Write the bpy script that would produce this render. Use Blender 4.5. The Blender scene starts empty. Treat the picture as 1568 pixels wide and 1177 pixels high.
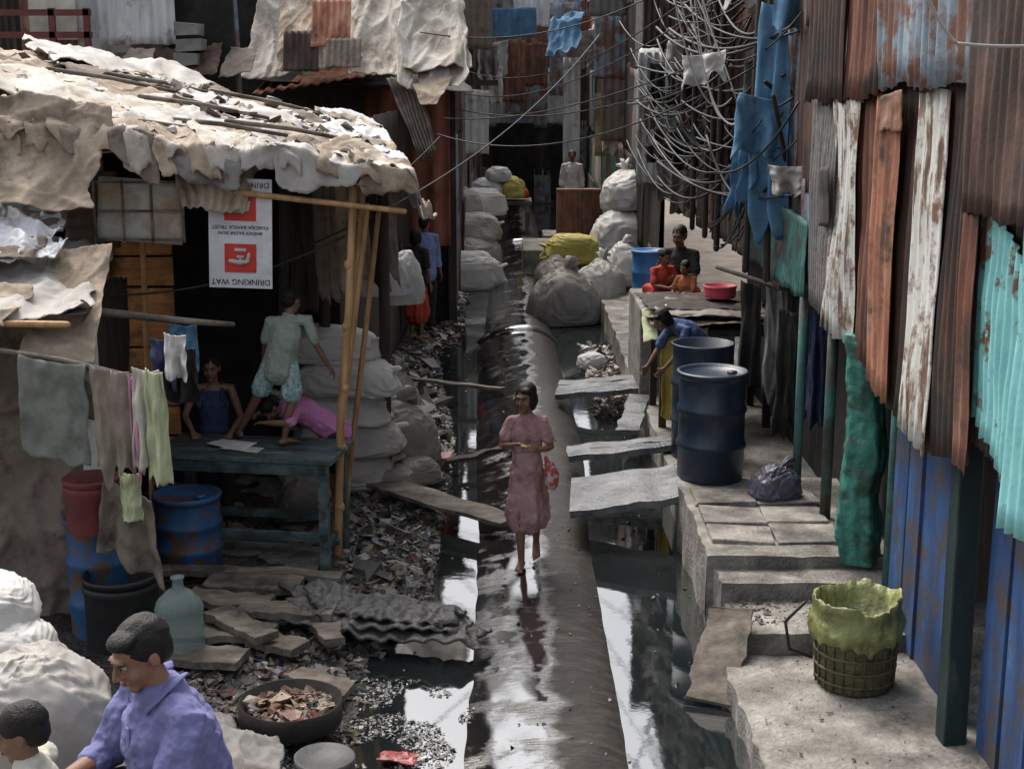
import bpy, math, random
from mathutils import Vector, Matrix, noise
R=random.Random(7)
sc=bpy.context.scene
V=Vector
# ------------------------------------------------------------------ helpers
def E(name,loc=(0,0,0),rz=0):
    e=bpy.data.objects.new(name,None); sc.collection.objects.link(e)
    e.location=loc; e.rotation_euler=(0,0,rz); e.empty_display_size=.2
    return e
def put(o,parent=None,local=False):
    sc.collection.objects.link(o)
    if parent:
        o.parent=parent
        if not local:
            o.matrix_parent_inverse=Matrix.Translation(-V(parent.location))
    return o
def frame(t,side=None):
    t=t.normalized()
    if side is None:
        side=V((1,0,0)) if abs(t.x)<.8 else V((0,1,0))
    side=V(side); a=(side-t*side.dot(t))
    if a.length<1e-4: a=V((0,1,0))-t*t.y
    a.normalize(); return a,t.cross(a)
class B:
    def __init__(s): s.v=[];s.f=[];s.m=[];s.c=[]
    def add(s,vs,fs,mi=0,col=(1,1,1)):
        n=len(s.v); s.v+=[tuple(v) for v in vs]
        for f in fs: s.f.append(tuple(i+n for i in f)); s.m.append(mi); s.c.append(col)
    def box(s,c,d,rz=0,rx=0,ry=0,mi=0,col=(1,1,1),j=0):
        M=Matrix.Rotation(rz,3,'Z')@Matrix.Rotation(ry,3,'Y')@Matrix.Rotation(rx,3,'X')
        vs=[]
        for z in(-.5,.5):
            for x,y in((-.5,-.5),(.5,-.5),(.5,.5),(-.5,.5)):
                vs.append(V(c)+M@V((x*d[0]+R.uniform(-j,j),y*d[1]+R.uniform(-j,j),z*d[2]+R.uniform(-j,j))))
        s.add(vs,[(3,2,1,0),(4,5,6,7),(0,1,5,4),(1,2,6,5),(2,3,7,6),(3,0,4,7)],mi,col)
    def tube(s,pts,rad,seg=10,mi=0,col=(1,1,1),side=None,folds=None,cap=True,round=True):
        pts=[V(p) for p in pts]; n=len(pts)
        rr=[(r,r) if not isinstance(r,(tuple,list)) else r for r in rad]
        if round:
            t0=(pts[0]-pts[1]).normalized(); t1=(pts[-1]-pts[-2]).normalized()
            r0=min(rr[0]); r1=min(rr[-1])
            pre=[(pts[0]+t0*r0*.95,.3),(pts[0]+t0*r0*.6,.78)]
            post=[(pts[-1]+t1*r1*.6,.78),(pts[-1]+t1*r1*.95,.3)]
            P=[a for a,_ in pre]+pts+[a for a,_ in post]
            r2=[(rr[0][0]*k,rr[0][1]*k) for _,k in pre]+rr+[(rr[-1][0]*k,rr[-1][1]*k) for _,k in post]
            if folds: folds=(folds[0],[folds[1][0]]*2+list(folds[1])+[folds[1][-1]]*2)
            pts,rr=P,r2; n=len(pts)
        vs=[];pa=side
        for i,p in enumerate(pts):
            t=(pts[min(i+1,n-1)]-pts[max(i-1,0)])
            a,b=frame(t,pa)
            if side is None: pa=a
            for k in range(seg):
                th=2*math.pi*k/seg; f=1
                if folds: f=1+folds[1][i]*math.sin(folds[0]*th+i*.35)+folds[1][i]*.6*math.sin((folds[0]*2+1)*th+1)
                vs.append(p+a*(math.cos(th)*rr[i][0]*f)+b*(math.sin(th)*rr[i][1]*f))
        fs=[]
        for i in range(n-1):
            for k in range(seg):
                k2=(k+1)%seg
                fs.append((i*seg+k,i*seg+k2,(i+1)*seg+k2,(i+1)*seg+k))
        if cap: fs.append(tuple(reversed(range(seg)))); fs.append(tuple((n-1)*seg+k for k in range(seg)))
        s.add(vs,fs,mi,col)
    def blob(s,c,r,M=None,seg=14,rings=10,mi=0,col=(1,1,1),fn=None):
        c=V(c); vs=[]
        if not isinstance(r,(tuple,list)): r=(r,r,r)
        for i in range(1,rings):
            ph=math.pi*i/rings
            for k in range(seg):
                th=2*math.pi*k/seg
                vs.append(V((math.sin(ph)*math.cos(th),math.sin(ph)*math.sin(th),math.cos(ph))))
        vs+= [V((0,0,1)),V((0,0,-1))]
        out=[]
        for p in vs:
            q=p.copy()
            if fn: q=fn(q)
            q=V((q.x*r[0],q.y*r[1],q.z*r[2]))
            if M: q=M@q
            out.append(c+q)
        fs=[]
        for i in range(rings-2):
            for k in range(seg):
                k2=(k+1)%seg
                fs.append((i*seg+k,(i+1)*seg+k,(i+1)*seg+k2,i*seg+k2))
        T=(rings-1)*seg
        for k in range(seg):
            k2=(k+1)%seg
            fs.append((T,k,k2)); fs.append((T+1,(rings-2)*seg+k2,(rings-2)*seg+k))
        s.add(out,fs,mi,col)
    def lathe(s,c,prof,seg=32,mi=0,col=(1,1,1),wob=0):
        c=V(c); vs=[];n=len(prof)
        for r,z in prof:
            for k in range(seg):
                th=2*math.pi*k/seg
                w=1+wob*noise.noise(V((math.cos(th)*2+c.x*3,math.sin(th)*2+c.y,z*6)))
                vs.append(c+V((math.cos(th)*r*w,math.sin(th)*r*w,z)))
        fs=[]
        for i in range(n-1):
            for k in range(seg):
                k2=(k+1)%seg; fs.append((i*seg+k,i*seg+k2,(i+1)*seg+k2,(i+1)*seg+k))
        s.add(vs,fs,mi,col)
    def grid(s,fn,nu,nv,mi=0,col=(1,1,1)):
        vs=[fn(i/nu,j/nv) for j in range(nv+1) for i in range(nu+1)]
        fs=[(j*(nu+1)+i,j*(nu+1)+i+1,(j+1)*(nu+1)+i+1,(j+1)*(nu+1)+i) for j in range(nv) for i in range(nu)]
        s.add(vs,fs,mi,col)
    def obj(s,name,mats,parent=None,smooth=True,local=False,remesh=0,solid=0,bevel=0,sm=4,disp=0,dsc=.06):
        me=bpy.data.meshes.new(name); me.from_pydata(s.v,[],s.f)
        if not isinstance(mats,(list,tuple)): mats=[mats]
        for m in mats: me.materials.append(m)
        me.polygons.foreach_set('material_index',s.m)
        me.polygons.foreach_set('use_smooth',[smooth]*len(s.f))
        if any(c!=(1,1,1) for c in s.c):
            ca=me.color_attributes.new('Col','FLOAT_COLOR','CORNER')
            d=[]
            for p,c in zip(me.polygons,s.c): d+=[c[0],c[1],c[2],1.0]*p.loop_total
            ca.data.foreach_set('color',d)
        me.update()
        o=bpy.data.objects.new(name,me); put(o,parent,local)
        if bevel:
            m=o.modifiers.new('b','BEVEL'); m.width=bevel; m.segments=2; m.limit_method='ANGLE'
        if remesh:
            m=o.modifiers.new('r','REMESH'); m.mode='VOXEL'; m.voxel_size=remesh; m.use_smooth_shade=True
            m=o.modifiers.new('s','SMOOTH'); m.factor=.5; m.iterations=sm
        if disp:
            t=bpy.data.textures.new('wr','CLOUDS'); t.noise_scale=dsc; t.noise_depth=2
            m=o.modifiers.new('d','DISPLACE'); m.texture=t; m.strength=disp; m.texture_coords='LOCAL'; m.mid_level=.5
        if solid:
            m=o.modifiers.new('so','SOLIDIFY'); m.thickness=solid; m.offset=0
        return o
# ------------------------------------------------------------------ materials
def mat(name,cols,scale=4,stretch=(1,1,1),detail=8,rough=.85,bump=.3,bscale=40,metal=0,dirt=None,dscale=1.3,dpos=(.48,.62),spec=.3,use_col=False,ior=None,bdist=.01,rr=None):
    m=bpy.data.materials.new(name); m.use_nodes=True; nt=m.node_tree; N=nt.nodes; L=nt.links
    bs=N['Principled BSDF']; bs.inputs['Roughness'].default_value=rough; bs.inputs['Metallic'].default_value=metal
    bs.inputs['Specular IOR Level'].default_value=spec
    if ior: bs.inputs['IOR'].default_value=ior
    tc=N.new('ShaderNodeTexCoord'); mp=N.new('ShaderNodeMapping'); mp.inputs['Scale'].default_value=stretch
    L.new(tc.outputs['Object'],mp.inputs['Vector'])
    n1=N.new('ShaderNodeTexNoise'); n1.inputs['Scale'].default_value=scale; n1.inputs['Detail'].default_value=detail; n1.inputs['Roughness'].default_value=.65
    L.new(mp.outputs[0],n1.inputs['Vector'])
    cr=N.new('ShaderNodeValToRGB'); el=cr.color_ramp.elements
    if len(cols)==3 and not isinstance(cols[0],(tuple,list)): cols=[(.3,tuple(c*.75 for c in cols)),(.7,tuple(min(1,c*1.2) for c in cols))]
    while len(el)<len(cols): el.new(.5)
    for e,(p,c) in zip(el,cols): e.position=p; e.color=(*c,1)
    L.new(n1.outputs[0],cr.inputs[0]); out=cr.outputs[0]
    if use_col:
        at=N.new('ShaderNodeAttribute'); at.attribute_name='Col'
        mx=N.new('ShaderNodeMix'); mx.data_type='RGBA'; mx.blend_type='MULTIPLY'; mx.inputs[0].default_value=1
        L.new(out,mx.inputs[6]); L.new(at.outputs['Color'],mx.inputs[7]); out=mx.outputs[2]
    if dirt:
        n2=N.new('ShaderNodeTexNoise'); n2.inputs['Scale'].default_value=dscale; n2.inputs['Detail'].default_value=9; n2.inputs['Roughness'].default_value=.7
        L.new(tc.outputs['Object'],n2.inputs['Vector'])
        r2=N.new('ShaderNodeValToRGB'); r2.color_ramp.elements[0].position=dpos[0]; r2.color_ramp.elements[1].position=dpos[1]
        L.new(n2.outputs[0],r2.inputs[0])
        mx=N.new('ShaderNodeMix'); mx.data_type='RGBA'; L.new(r2.outputs[0],mx.inputs[0]); L.new(out,mx.inputs[6]); mx.inputs[7].default_value=(*dirt,1); out=mx.outputs[2]
    L.new(out,bs.inputs['Base Color'])
    if rr:
        mr=N.new('ShaderNodeMapRange'); mr.inputs[1].default_value=.35; mr.inputs[2].default_value=.65; mr.inputs[3].default_value=rr[0]; mr.inputs[4].default_value=rr[1]
        n4=N.new('ShaderNodeTexNoise'); n4.inputs['Scale'].default_value=rr[2]; n4.inputs['Detail'].default_value=6
        L.new(tc.outputs['Object'],n4.inputs['Vector']); L.new(n4.outputs[0],mr.inputs[0]); L.new(mr.outputs[0],bs.inputs['Roughness'])
    if bump:
        n3=N.new('ShaderNodeTexNoise'); n3.inputs['Scale'].default_value=bscale; n3.inputs['Detail'].default_value=6
        L.new(tc.outputs['Object'],n3.inputs['Vector'])
        ad=N.new('ShaderNodeMath'); ad.operation='ADD'; L.new(n1.outputs[0],ad.inputs[0]); L.new(n3.outputs[0],ad.inputs[1])
        bp=N.new('ShaderNodeBump'); bp.inputs['Strength'].default_value=bump; bp.inputs['Distance'].default_value=bdist
        L.new(ad.outputs[0],bp.inputs['Height']); L.new(bp.outputs[0],bs.inputs['Normal'])
    return m
ST=(1,1,.18)
rust=mat('rusty_sheet',[(.3,(.045,.022,.016)),(.47,(.13,.052,.034)),(.6,(.22,.105,.068)),(.75,(.32,.24,.19))],5,ST,rough=.75,dirt=(.055,.04,.033),dscale=2.6,dpos=(.48,.64))
rust_or=mat('orange_rust',[(.3,(.13,.05,.03)),(.5,(.32,.135,.08)),(.7,(.46,.27,.18))],6,ST,rough=.75,dirt=(.08,.045,.03),dscale=2.5,dpos=(.5,.64))
rust_dk=mat('dark_rust',[(.3,(.022,.016,.013)),(.5,(.065,.037,.028)),(.66,(.14,.085,.063)),(.8,(.24,.19,.165))],5,ST,rough=.7,dirt=(.033,.028,.025))
gal=mat('galvanised_sheet',[(.3,(.22,.22,.22)),(.5,(.44,.45,.45)),(.7,(.6,.6,.58))],5,ST,rough=.55,metal=.15,dirt=(.2,.13,.09),dscale=3,dpos=(.55,.68))
blug=mat('blue_grey_sheet',[(.34,(.15,.085,.06)),(.42,(.15,.2,.24)),(.6,(.25,.32,.37)),(.75,(.4,.44,.44))],5,ST,rough=.6,dirt=(.16,.08,.055),dscale=3.2,dpos=(.46,.56))
peel=mat('peeling_white_paint',[(.38,(.1,.07,.05)),(.44,(.3,.23,.18)),(.47,(.5,.51,.47)),(.75,(.64,.62,.57))],9,(1,1,.22),rough=.7,dirt=(.17,.1,.07),dscale=5,dpos=(.52,.61))
cyan=mat('cyan_paint',[(.34,(.15,.1,.07)),(.4,(.16,.4,.41)),(.6,(.24,.55,.54)),(.75,(.38,.64,.62))],5,(1,1,.4),rough=.6,dirt=(.13,.075,.052),dscale=3.5,dpos=(.54,.59))
teal=mat('teal_paint',[(.33,(.04,.04,.033)),(.45,(.04,.115,.105)),(.65,(.075,.19,.175)),(.8,(.2,.3,.27))],6,(1,1,.3),rough=.6,dirt=(.05,.045,.04),dscale=3,dpos=(.46,.6))
green=mat('green_wrapped',[(.33,(.025,.05,.042)),(.5,(.035,.17,.13)),(.7,(.08,.28,.225))],7,rough=.5,bump=.6,bscale=15,bdist=.02,dirt=(.045,.06,.05),dscale=6,dpos=(.48,.66))
blue=mat('blue_paint',[(.3,(.045,.045,.055)),(.42,(.025,.055,.14)),(.6,(.04,.1,.25)),(.8,(.13,.19,.3))],5,(1,1,.2),rough=.6,dirt=(.07,.058,.05),dscale=4,dpos=(.47,.62))
dkwood=mat('dark_wood',[(.3,(.016,.013,.011)),(.6,(.05,.04,.033)),(.8,(.12,.095,.077))],8,(1,1,.15),rough=.8)
black=mat('black_and_shade',[(.3,(.008,.007,.0065)),(.7,(.028,.024,.021))],6,rough=.9)  # near-black for black things; also painted shade in doorways and gaps
wood=mat('weathered_wood',[(.3,(.08,.064,.05)),(.55,(.19,.16,.13)),(.8,(.34,.3,.25))],8,(.3,1,1),rough=.8,dirt=(.045,.038,.032),dscale=3,dpos=(.43,.63))
orwood=mat('orange_wood',[(.3,(.22,.09,.03)),(.6,(.45,.215,.075)),(.8,(.55,.3,.13))],9,(.3,1,2),rough=.6,dirt=(.13,.065,.03),dscale=4)
bamboo=mat('bamboo',[(.3,(.24,.13,.055)),(.6,(.46,.28,.13)),(.8,(.56,.39,.21))],10,(2,2,.3),rough=.5)
conc=mat('old_concrete',[(.3,(.1,.093,.082)),(.5,(.205,.193,.173)),(.72,(.36,.34,.31))],4,rough=.85,bump=.8,dirt=(.06,.053,.046),dscale=2.2,dpos=(.47,.68),bdist=.02)
concw=mat('wet_concrete',[(.3,(.06,.062,.066)),(.6,(.13,.135,.14)),(.8,(.24,.24,.24))],5,rough=.3,bump=.6,dirt=(.04,.04,.04),dscale=3,rr=(.12,.6,4),spec=.6)
mud=mat('black_mud',[(.3,(.012,.010,.009)),(.55,(.038,.032,.027)),(.75,(.09,.079,.068))],6,rough=.7,bump=.9,bscale=25,bdist=.03,rr=(.1,.8,5),spec=.5)
earth=mat('earth',[(.3,(.09,.075,.06)),(.7,(.2,.17,.14))],2,rough=.95)
junk=mat('litter',[(.3,(.6,.6,.6)),(.7,(1,1,1))],20,rough=.45,bump=.4,use_col=True,spec=.5)
tan=mat('tan_tarp',[(.3,(.2,.155,.11)),(.5,(.34,.27,.2)),(.7,(.45,.375,.29))],3,rough=.8,bump=.5,bscale=18,bdist=.015,dirt=(.12,.093,.07),dscale=2.8,dpos=(.46,.66))
cream=mat('cream_tarp',[(.3,(.33,.295,.245)),(.5,(.45,.415,.36)),(.7,(.56,.53,.475))],3,rough=.75,bump=.5,bscale=18,bdist=.015,dirt=(.22,.175,.13),dscale=2.4,dpos=(.46,.66))
whitep=mat('white_plastic',[(.3,(.43,.44,.47)),(.7,(.6,.6,.62))],5,rough=.45,bump=.4,bscale=18,bdist=.015,dirt=(.3,.27,.24),dscale=4,dpos=(.5,.68))
def sackm(n,c,d): return mat(n,c,5,rough=.6,bump=.25,bscale=150,bdist=.004,dirt=d,dscale=2.2,dpos=(.45,.9))
sackg=sackm('grey_sack',[(.3,(.28,.26,.235)),(.5,(.34,.32,.295)),(.7,(.39,.375,.35))],(.15,.13,.105))
sackd=sackm('dark_sack',[(.3,(.14,.125,.11)),(.5,(.19,.172,.155)),(.7,(.24,.222,.2))],(.075,.062,.05))
sackw=sackm('white_sack',[(.3,(.42,.41,.39)),(.5,(.48,.47,.45)),(.7,(.54,.53,.51))],(.25,.225,.19))
sacky=sackm('yellow_sack',[(.3,(.36,.3,.06)),(.6,(.44,.37,.1)),(.8,(.5,.44,.17))],(.25,.2,.08))
brown=mat('brown_cloth',[(.3,(.13,.1,.08)),(.6,(.23,.19,.157)),(.8,(.34,.29,.25))],3,rough=.9,bump=.5,bscale=18,bdist=.015,dirt=(.09,.072,.057),dscale=3)
greyc=mat('grey_tarp',[(.3,(.12,.115,.107)),(.6,(.23,.22,.21)),(.8,(.36,.345,.33))],3,rough=.8,bump=.5,bscale=18,bdist=.015,dirt=(.1,.085,.07),dscale=3)
def solid(n,c,rough=.8,bump=.3,spec=.3,sc_=6,dirt=None): return mat(n,c,sc_,rough=rough,bump=bump,spec=spec,dirt=dirt,dpos=(.52,.7),dscale=5,bscale=25)
dkblue=solid('dark_blue_plastic',(.01,.022,.042),.4,.1,.5,dirt=(.04,.045,.05))
midblue=solid('blue_plastic',(.03,.12,.3),.45,.1,.5)
blued=mat('blue_drum_rust',[(.3,(.02,.055,.14)),(.7,(.035,.11,.24))],5,rough=.5,dirt=(.1,.06,.042),dscale=6,dpos=(.5,.57))
redp=solid('dull_red',(.13,.032,.03),.6,dirt=(.08,.045,.04))
woodteal=mat('teal_table_wood',[(.3,(.028,.038,.04)),(.5,(.06,.09,.095)),(.7,(.15,.19,.19))],9,(.3,1,1),rough=.5,dirt=(.04,.034,.03),dscale=6)
skin=mat('skin',[(.3,(.13,.066,.04)),(.7,(.18,.096,.06))],8,rough=.5,bump=.05,spec=.4)
skin2=mat('skin_lighter',[(.3,(.16,.08,.049)),(.7,(.215,.112,.07))],8,rough=.5,bump=.05,spec=.4)  # lighter skin tone for the boy in the vest and the seated man
hair=mat('black_hair',[(.3,(.004,.0035,.003)),(.7,(.012,.010,.009))],70,(1,1,.15),rough=.55,bump=.5,bscale=140,spec=.25)
eyew=solid('eye_white',(.36,.34,.31),.3,0); eyeb=solid('eye_dark',(.01,.007,.005),.2,0); lip=solid('lip',(.16,.065,.05),.5,0)
pink=mat('mauve_cotton',[(.3,(.25,.14,.145)),(.6,(.36,.215,.215)),(.8,(.44,.29,.285))],6,rough=.9,dirt=(.18,.105,.1),dscale=5)
peri=mat('periwinkle_shirt',[(.3,(.1,.1,.225)),(.7,(.165,.165,.33))],5,rough=.85,bump=.7,bscale=12,bdist=.02)
sage=solid('sage_shirt',(.24,.275,.235),.9,.5); mint=mat('mint_print',[(.4,(.14,.32,.34)),(.5,(.4,.48,.46)),(.6,(.1,.25,.28))],30,rough=.9)
lilac=solid('lilac_shirt',(.47,.18,.36),.9,.5); navy=solid('navy_vest',(.03,.04,.09),.8); dark=solid('dark_cloth',(.025,.022,.022),.9)
whitec=solid('white_cloth',(.5,.48,.46),.9); khaki=solid('khaki_cloth',(.25,.21,.16),.9,.5); pinkc=solid('pink_cloth',(.45,.23,.31),.9)
limec=solid('lime_cloth',(.39,.42,.26),.9); palec=solid('pale_cloth',(.46,.44,.37),.9); greenc=solid('faded_green_cloth',(.165,.175,.15),.9,.5,dirt=(.1,.105,.09))
bluec=mat('blue_cloth',[(.3,(.045,.095,.155)),(.6,(.08,.175,.28)),(.8,(.13,.25,.36))],4,rough=.9,bump=.6,bscale=10,bdist=.02)
yelc=solid('yellow_cloth',(.45,.33,.08),.9); redc=solid('red_cloth',(.38,.05,.035),.9)
wirem=solid('cable_black',(.015,.015,.015),.5,0); wireg=solid('cable_grey',(.28,.27,.26),.6,0)
DARKM=[rust_dk,dkwood,rust,rust_dk,brown,blug,teal,greyc,dkwood]
RAGS=[tan,tan,cream,cream,brown,greyc,whitep,tan,sackg,tan]
def glassmat():
    m=bpy.data.materials.new('jug_plastic'); m.use_nodes=True; b=m.node_tree.nodes['Principled BSDF']
    b.inputs['Base Color'].default_value=(.5,.62,.6,1); b.inputs['Roughness'].default_value=.1; b.inputs['Transmission Weight'].default_value=.8; b.inputs['IOR'].default_value=1.2
    return m
jugm=glassmat()
# ------------------------------------------------------------------ builders
def corr(name,p0,eu,ev,m,parent,pitch=.08,amp=.014,rag=.02,bend=.02,seed=None):
    p0,eu,ev=V(p0),V(eu),V(ev); n=eu.cross(ev).normalized(); w=eu.length
    sd=R.random()*50 if seed is None else seed
    nu=max(6,int(w/pitch*8)); b=B()
    def fn(u,v):
        q=p0+eu*u+ev*v
        mod=.75+.6*noise.noise(V((u*w*2+sd,v*2.2,sd+4)))
        d=amp*max(.2,mod)*math.sin(2*math.pi*u*w/pitch)+bend*noise.noise(V((u*w*1.3+sd,v*1.7,sd)))+bend*.3*noise.noise(V((u*w*6+sd,v*5,sd)))
        q=q+n*d
        e=rag*noise.noise(V((u*w*3+sd,3.1,sd)))+rag*.5*noise.noise(V((u*w*17+sd,3.1,sd)))
        e2=rag*noise.noise(V((u*w*3+sd,9.1,sd)))
        return q+ev.normalized()*(e*(1-v)+e2*v)
    b.grid(fn,nu,12); return b.obj(name,m,parent,solid=.003)
def rid(p): return 1-3.2*abs(noise.noise(p))
def crs(p,k=4.5): return max(0,1-k*abs(noise.noise(p)))**1.5
def sheet(name,c00,c10,c11,c01,m,parent,amp=.06,fs=2.5,sag=0,rag=.05,nu=34,nv=26,solid=.006,folds=0,nf=7,st=(1,1,1)):
    a,b_,c,d=[V(x) for x in(c00,c10,c11,c01)]; sd=R.random()*90
    n=(b_-a).cross(d-a).normalized(); bb=B()
    def fn(u,v):
        e=rag*noise.noise(V((u*4+sd,v*4,1)))+rag*.3*noise.noise(V((u*14+sd,v*14,1))); f=rag*noise.noise(V((u*4,v*4+sd,7)))+rag*.3*noise.noise(V((u*14,v*14+sd,7)))
        uu=u+e*(abs(2*u-1)**3); vv=v+f*(abs(2*v-1)**3)
        q=a*(1-uu)*(1-vv)+b_*uu*(1-vv)+c*uu*vv+d*(1-uu)*vv
        p=V((q.x*fs*st[0]+sd,q.y*fs*st[1],q.z*fs*st[2])); p=p+V((noise.noise(p*.7),noise.noise(p*.7+V((5,5,5))),0))*.6
        h=amp*(1.0*noise.noise(p*.5)+.35*noise.noise(p*1.2)+.36*crs(p*.75,3.5)+.18*crs(p*1.8,4)+.07*crs(p*4))
        h+=folds*math.sin(nf*2*math.pi*u+3*noise.noise(V((u*3+sd,v*2,0))))*(.3+.7*(1-v))
        q=q+n*h; q.z-=sag*4*u*(1-u)*(1-(1-v)*.3)
        return q
    bb.grid(fn,nu,nv); return bb.obj(name,m,parent,solid=solid)
def patchwork(parent,p0,eu,ev,mats,n,wr=(.5,1.1),hr=(.6,1.3),back=True,off=.03,pitch=.085):
    p0,eu,ev=V(p0),V(eu),V(ev); nn=eu.cross(ev).normalized(); W=eu.length; H=ev.length; a=eu.normalized(); c=ev.normalized()
    if back:
        b=B(); b.grid(lambda u,v:p0-nn*.05+eu*u+ev*v,2,2); b.obj('wall_backing',dkwood,parent,smooth=False)
    y=0;k=0
    while y<H:
        h=R.uniform(*hr); x=-.05
        while x<W:
            w=R.uniform(*wr); k+=1
            q=p0+a*x+c*(y+R.uniform(-.08,.05))+nn*(R.random()*off+.01*(k%5))
            ww=min(w+.04,W-x+.05)
            if ww>.1:
                t=a*ww+c*R.uniform(-.03,.03)
                corr('sheet_panel',q,t,c*(min(h,H-y)+.12)+a*R.uniform(-.03,.03),R.choice(mats),parent,pitch=R.choice([pitch,pitch,.3]),amp=R.choice([.014,.012,.004]))
            x+=w
        y+=h
def sack(name,c,d,m,rz=0,seed=None,parent=None,knot=True,lean=0,cz=1.0):
    # stuffed woven-plastic bag: slumped pillow with raised cloth folds and a gathered, tied mouth
    sd=R.random()*99; b=B(); o1=V((sd,0,0)); tx,ty=R.uniform(-.25,.25),R.uniform(-.2,.2)
    upright=d[2]>.7*d[0]
    def fn(p):
        q=V([math.copysign(abs(x)**.7,x) for x in p])
        w=p+V((noise.noise(p*1.3+V((sd,0,0))),noise.noise(p*1.3+V((0,sd,0))),noise.noise(p*1.3+V((0,0,sd)))))*.55
        tp=max(0,p.z)
        up=V((w.x*3.0,w.y*3.0,w.z*.7)); ac=V((w.x*.9,w.y*.9,w.z*3.6))
        f=.030*crs(up+o1,2.2)+.034*crs(ac+o1,2.4)+.014*crs(up*2.1+o1,2.6)+.016*crs(ac*2.2+o1,2.6)+.006*crs(w*7+o1,2.6)
        r=1+.11*noise.noise(p*1.1+o1)+.05*noise.noise(p*2.2+o1)+cz*f-.03*crs(w*1.0+V((0,sd,3)),3)
        q*=r
        if upright:  # gathered shoulders
            g=1-.38*tp**2; q.x=q.x*g+tx*tp*tp; q.y=q.y*g+ty*tp*tp
            th=math.atan2(p.y,p.x); q.x*=1+.05*tp*math.sin(9*th+sd); q.y*=1+.05*tp*math.sin(11*th+sd)
        q.x*=1+.13*(-q.z); q.y*=1+.13*(-q.z)
        if q.z<-.68: q.z=-.68+(q.z+.68)*.15
        return q
    b.blob((0,0,0),(d[0]/2,d[1]/2,d[2]/2),None,110,80,fn=fn)
    if knot and upright:
        X,Y,Z=tx*d[0]/2,ty*d[1]/2,d[2]/2
        b.tube([(X,Y,Z*.75),(X,Y,Z*.95),(X+.01,Y,Z*1.03),(X+.05,Y+.01,Z*1.13),(X+.09,Y+.02,Z*1.15)],[.16*d[0],.06*d[0],.04*d[0],.09*d[0],.12*d[0]],24,folds=(6,[.12,.15,.1,.3,.35]))
    elif d[0]>.6:  # corner ears of a lying sack
        for s_ in(-1,1):
            b.tube([(s_*d[0]*.42,0,d[2]*.1),(s_*d[0]*.5,.02,d[2]*.16),(s_*d[0]*.56,.03,d[2]*.2)],[(.1*d[1],.05),(.07*d[1],.03),(.1*d[1],.02)],12,folds=(4,[.1,.2,.3]))
    o=b.obj(name,m,parent,local=True)
    o.location=c; o.rotation_euler=(0,lean,rz)
    if parent: o.location=V(c)-V(parent.location)
    return o
def cloth(name,tl,tr,drop,m,parent,nf=3,amp=.03,rag=.05,flare=0):
    a,b_=V(tl),V(tr); sd=R.random()*60; w=(b_-a); n=V((w.y,-w.x,0)).normalized(); bb=B()
    def fn(u,v):
        q=a+w*(u+(u-.5)*flare*v+.06*noise.noise(V((sd,v*4,u*2))))
        q=q+n*(amp*math.sin(nf*2*math.pi*u+sd+1.5*noise.noise(V((u*2,v*2,sd))))*(.25+v)+.03*noise.noise(V((u*3+sd,v*4,1)))+.012*rid(V((u*5+sd,v*3,2))))
        q.z-=drop*v*(1+rag*noise.noise(V((u*4+sd,v,2)))*2)+.015*math.sin(math.pi*u)*(1-v)
        return q
    bb.grid(fn,30,30); return bb.obj(name,m,parent,solid=.005)
def wire(b,p,q,sag,r=.006,n=14,mi=0):
    p,q=V(p),V(q); pts=[]
    for i in range(n+1):
        t=i/n; x=p.lerp(q,t); x.z-=sag*4*t*(1-t); pts.append(x)
    b.tube(pts,[r]*(n+1),5,mi,round=False)
PAL=[(.15,.13,.11),(.09,.075,.063),(.23,.21,.19),(.12,.095,.072),(.05,.043,.037),(.18,.15,.115),(.42,.4,.37),(.035,.031,.028),(.16,.07,.05),(.07,.085,.115),(.1,.083,.07),(.065,.057,.049),(.055,.049,.043),(.09,.078,.065),(.06,.07,.06),(.2,.17,.08)]
def debris(b,n,reg,size,pal=PAL,flat=.35):
    for _ in range(n):
        x,y,z=reg(); s=R.uniform(*size)*R.choice([.6,1,1,1.5])
        c=R.choice(pal); k=R.uniform(.5,1.1); c=tuple(t*k for t in c)
        b.box((x,y,z+s*.15),(s,s*R.uniform(.4,1),s*R.uniform(.08,flat)),rz=R.uniform(0,6.3),rx=R.uniform(-.6,.6),ry=R.uniform(-.6,.6),col=c,j=s*.2)
# ------------------------------------------------------------------ ground
b=B(); b.grid(lambda u,v:V((-300+600*u,-60+600*v,-.45)),2,2); b.obj('ground',earth,smooth=False)
def edge(y):
    e=-.66 if y>8.9 else -1.0
    if 8.5<y<8.9: e=-.9
    if y>14: e=-.66-(min(y,19)-14)*.09
    return e
def bank(x,y):
    ed=edge(y)+.13*noise.noise(V((y*1.3,0,0)))+.08*noise.noise(V((y*4,5,0)))
    d=ed-x
    z=(.22*d if d<.6 else .13+.02*(d-.6))
    z+=.05*noise.fractal(V((x*2.2,y*2.2,3)),.8,2,4) if d>-.5 else 0
    if d<.0: z-=.03
    return max(-.2,min(z,.2))
b=B(); b.grid(lambda u,v:V((-4.6+4.8*u,4+30*v,bank(-4.6+4.8*u,4+30*v))),120,420); b.obj('mud_bank',mud)
wm=mat('drain_water',[(.3,(.007,.010,.011)),(.7,(.014,.018,.018))],2,rough=.025,bump=.04,bscale=7,spec=.5,ior=3.0,bdist=.01)
b=B(); b.grid(lambda u,v:V((-2.0+3.6*u,2+48*v,0.0)),2,2); b.obj('drain_water',wm,smooth=False)
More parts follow.
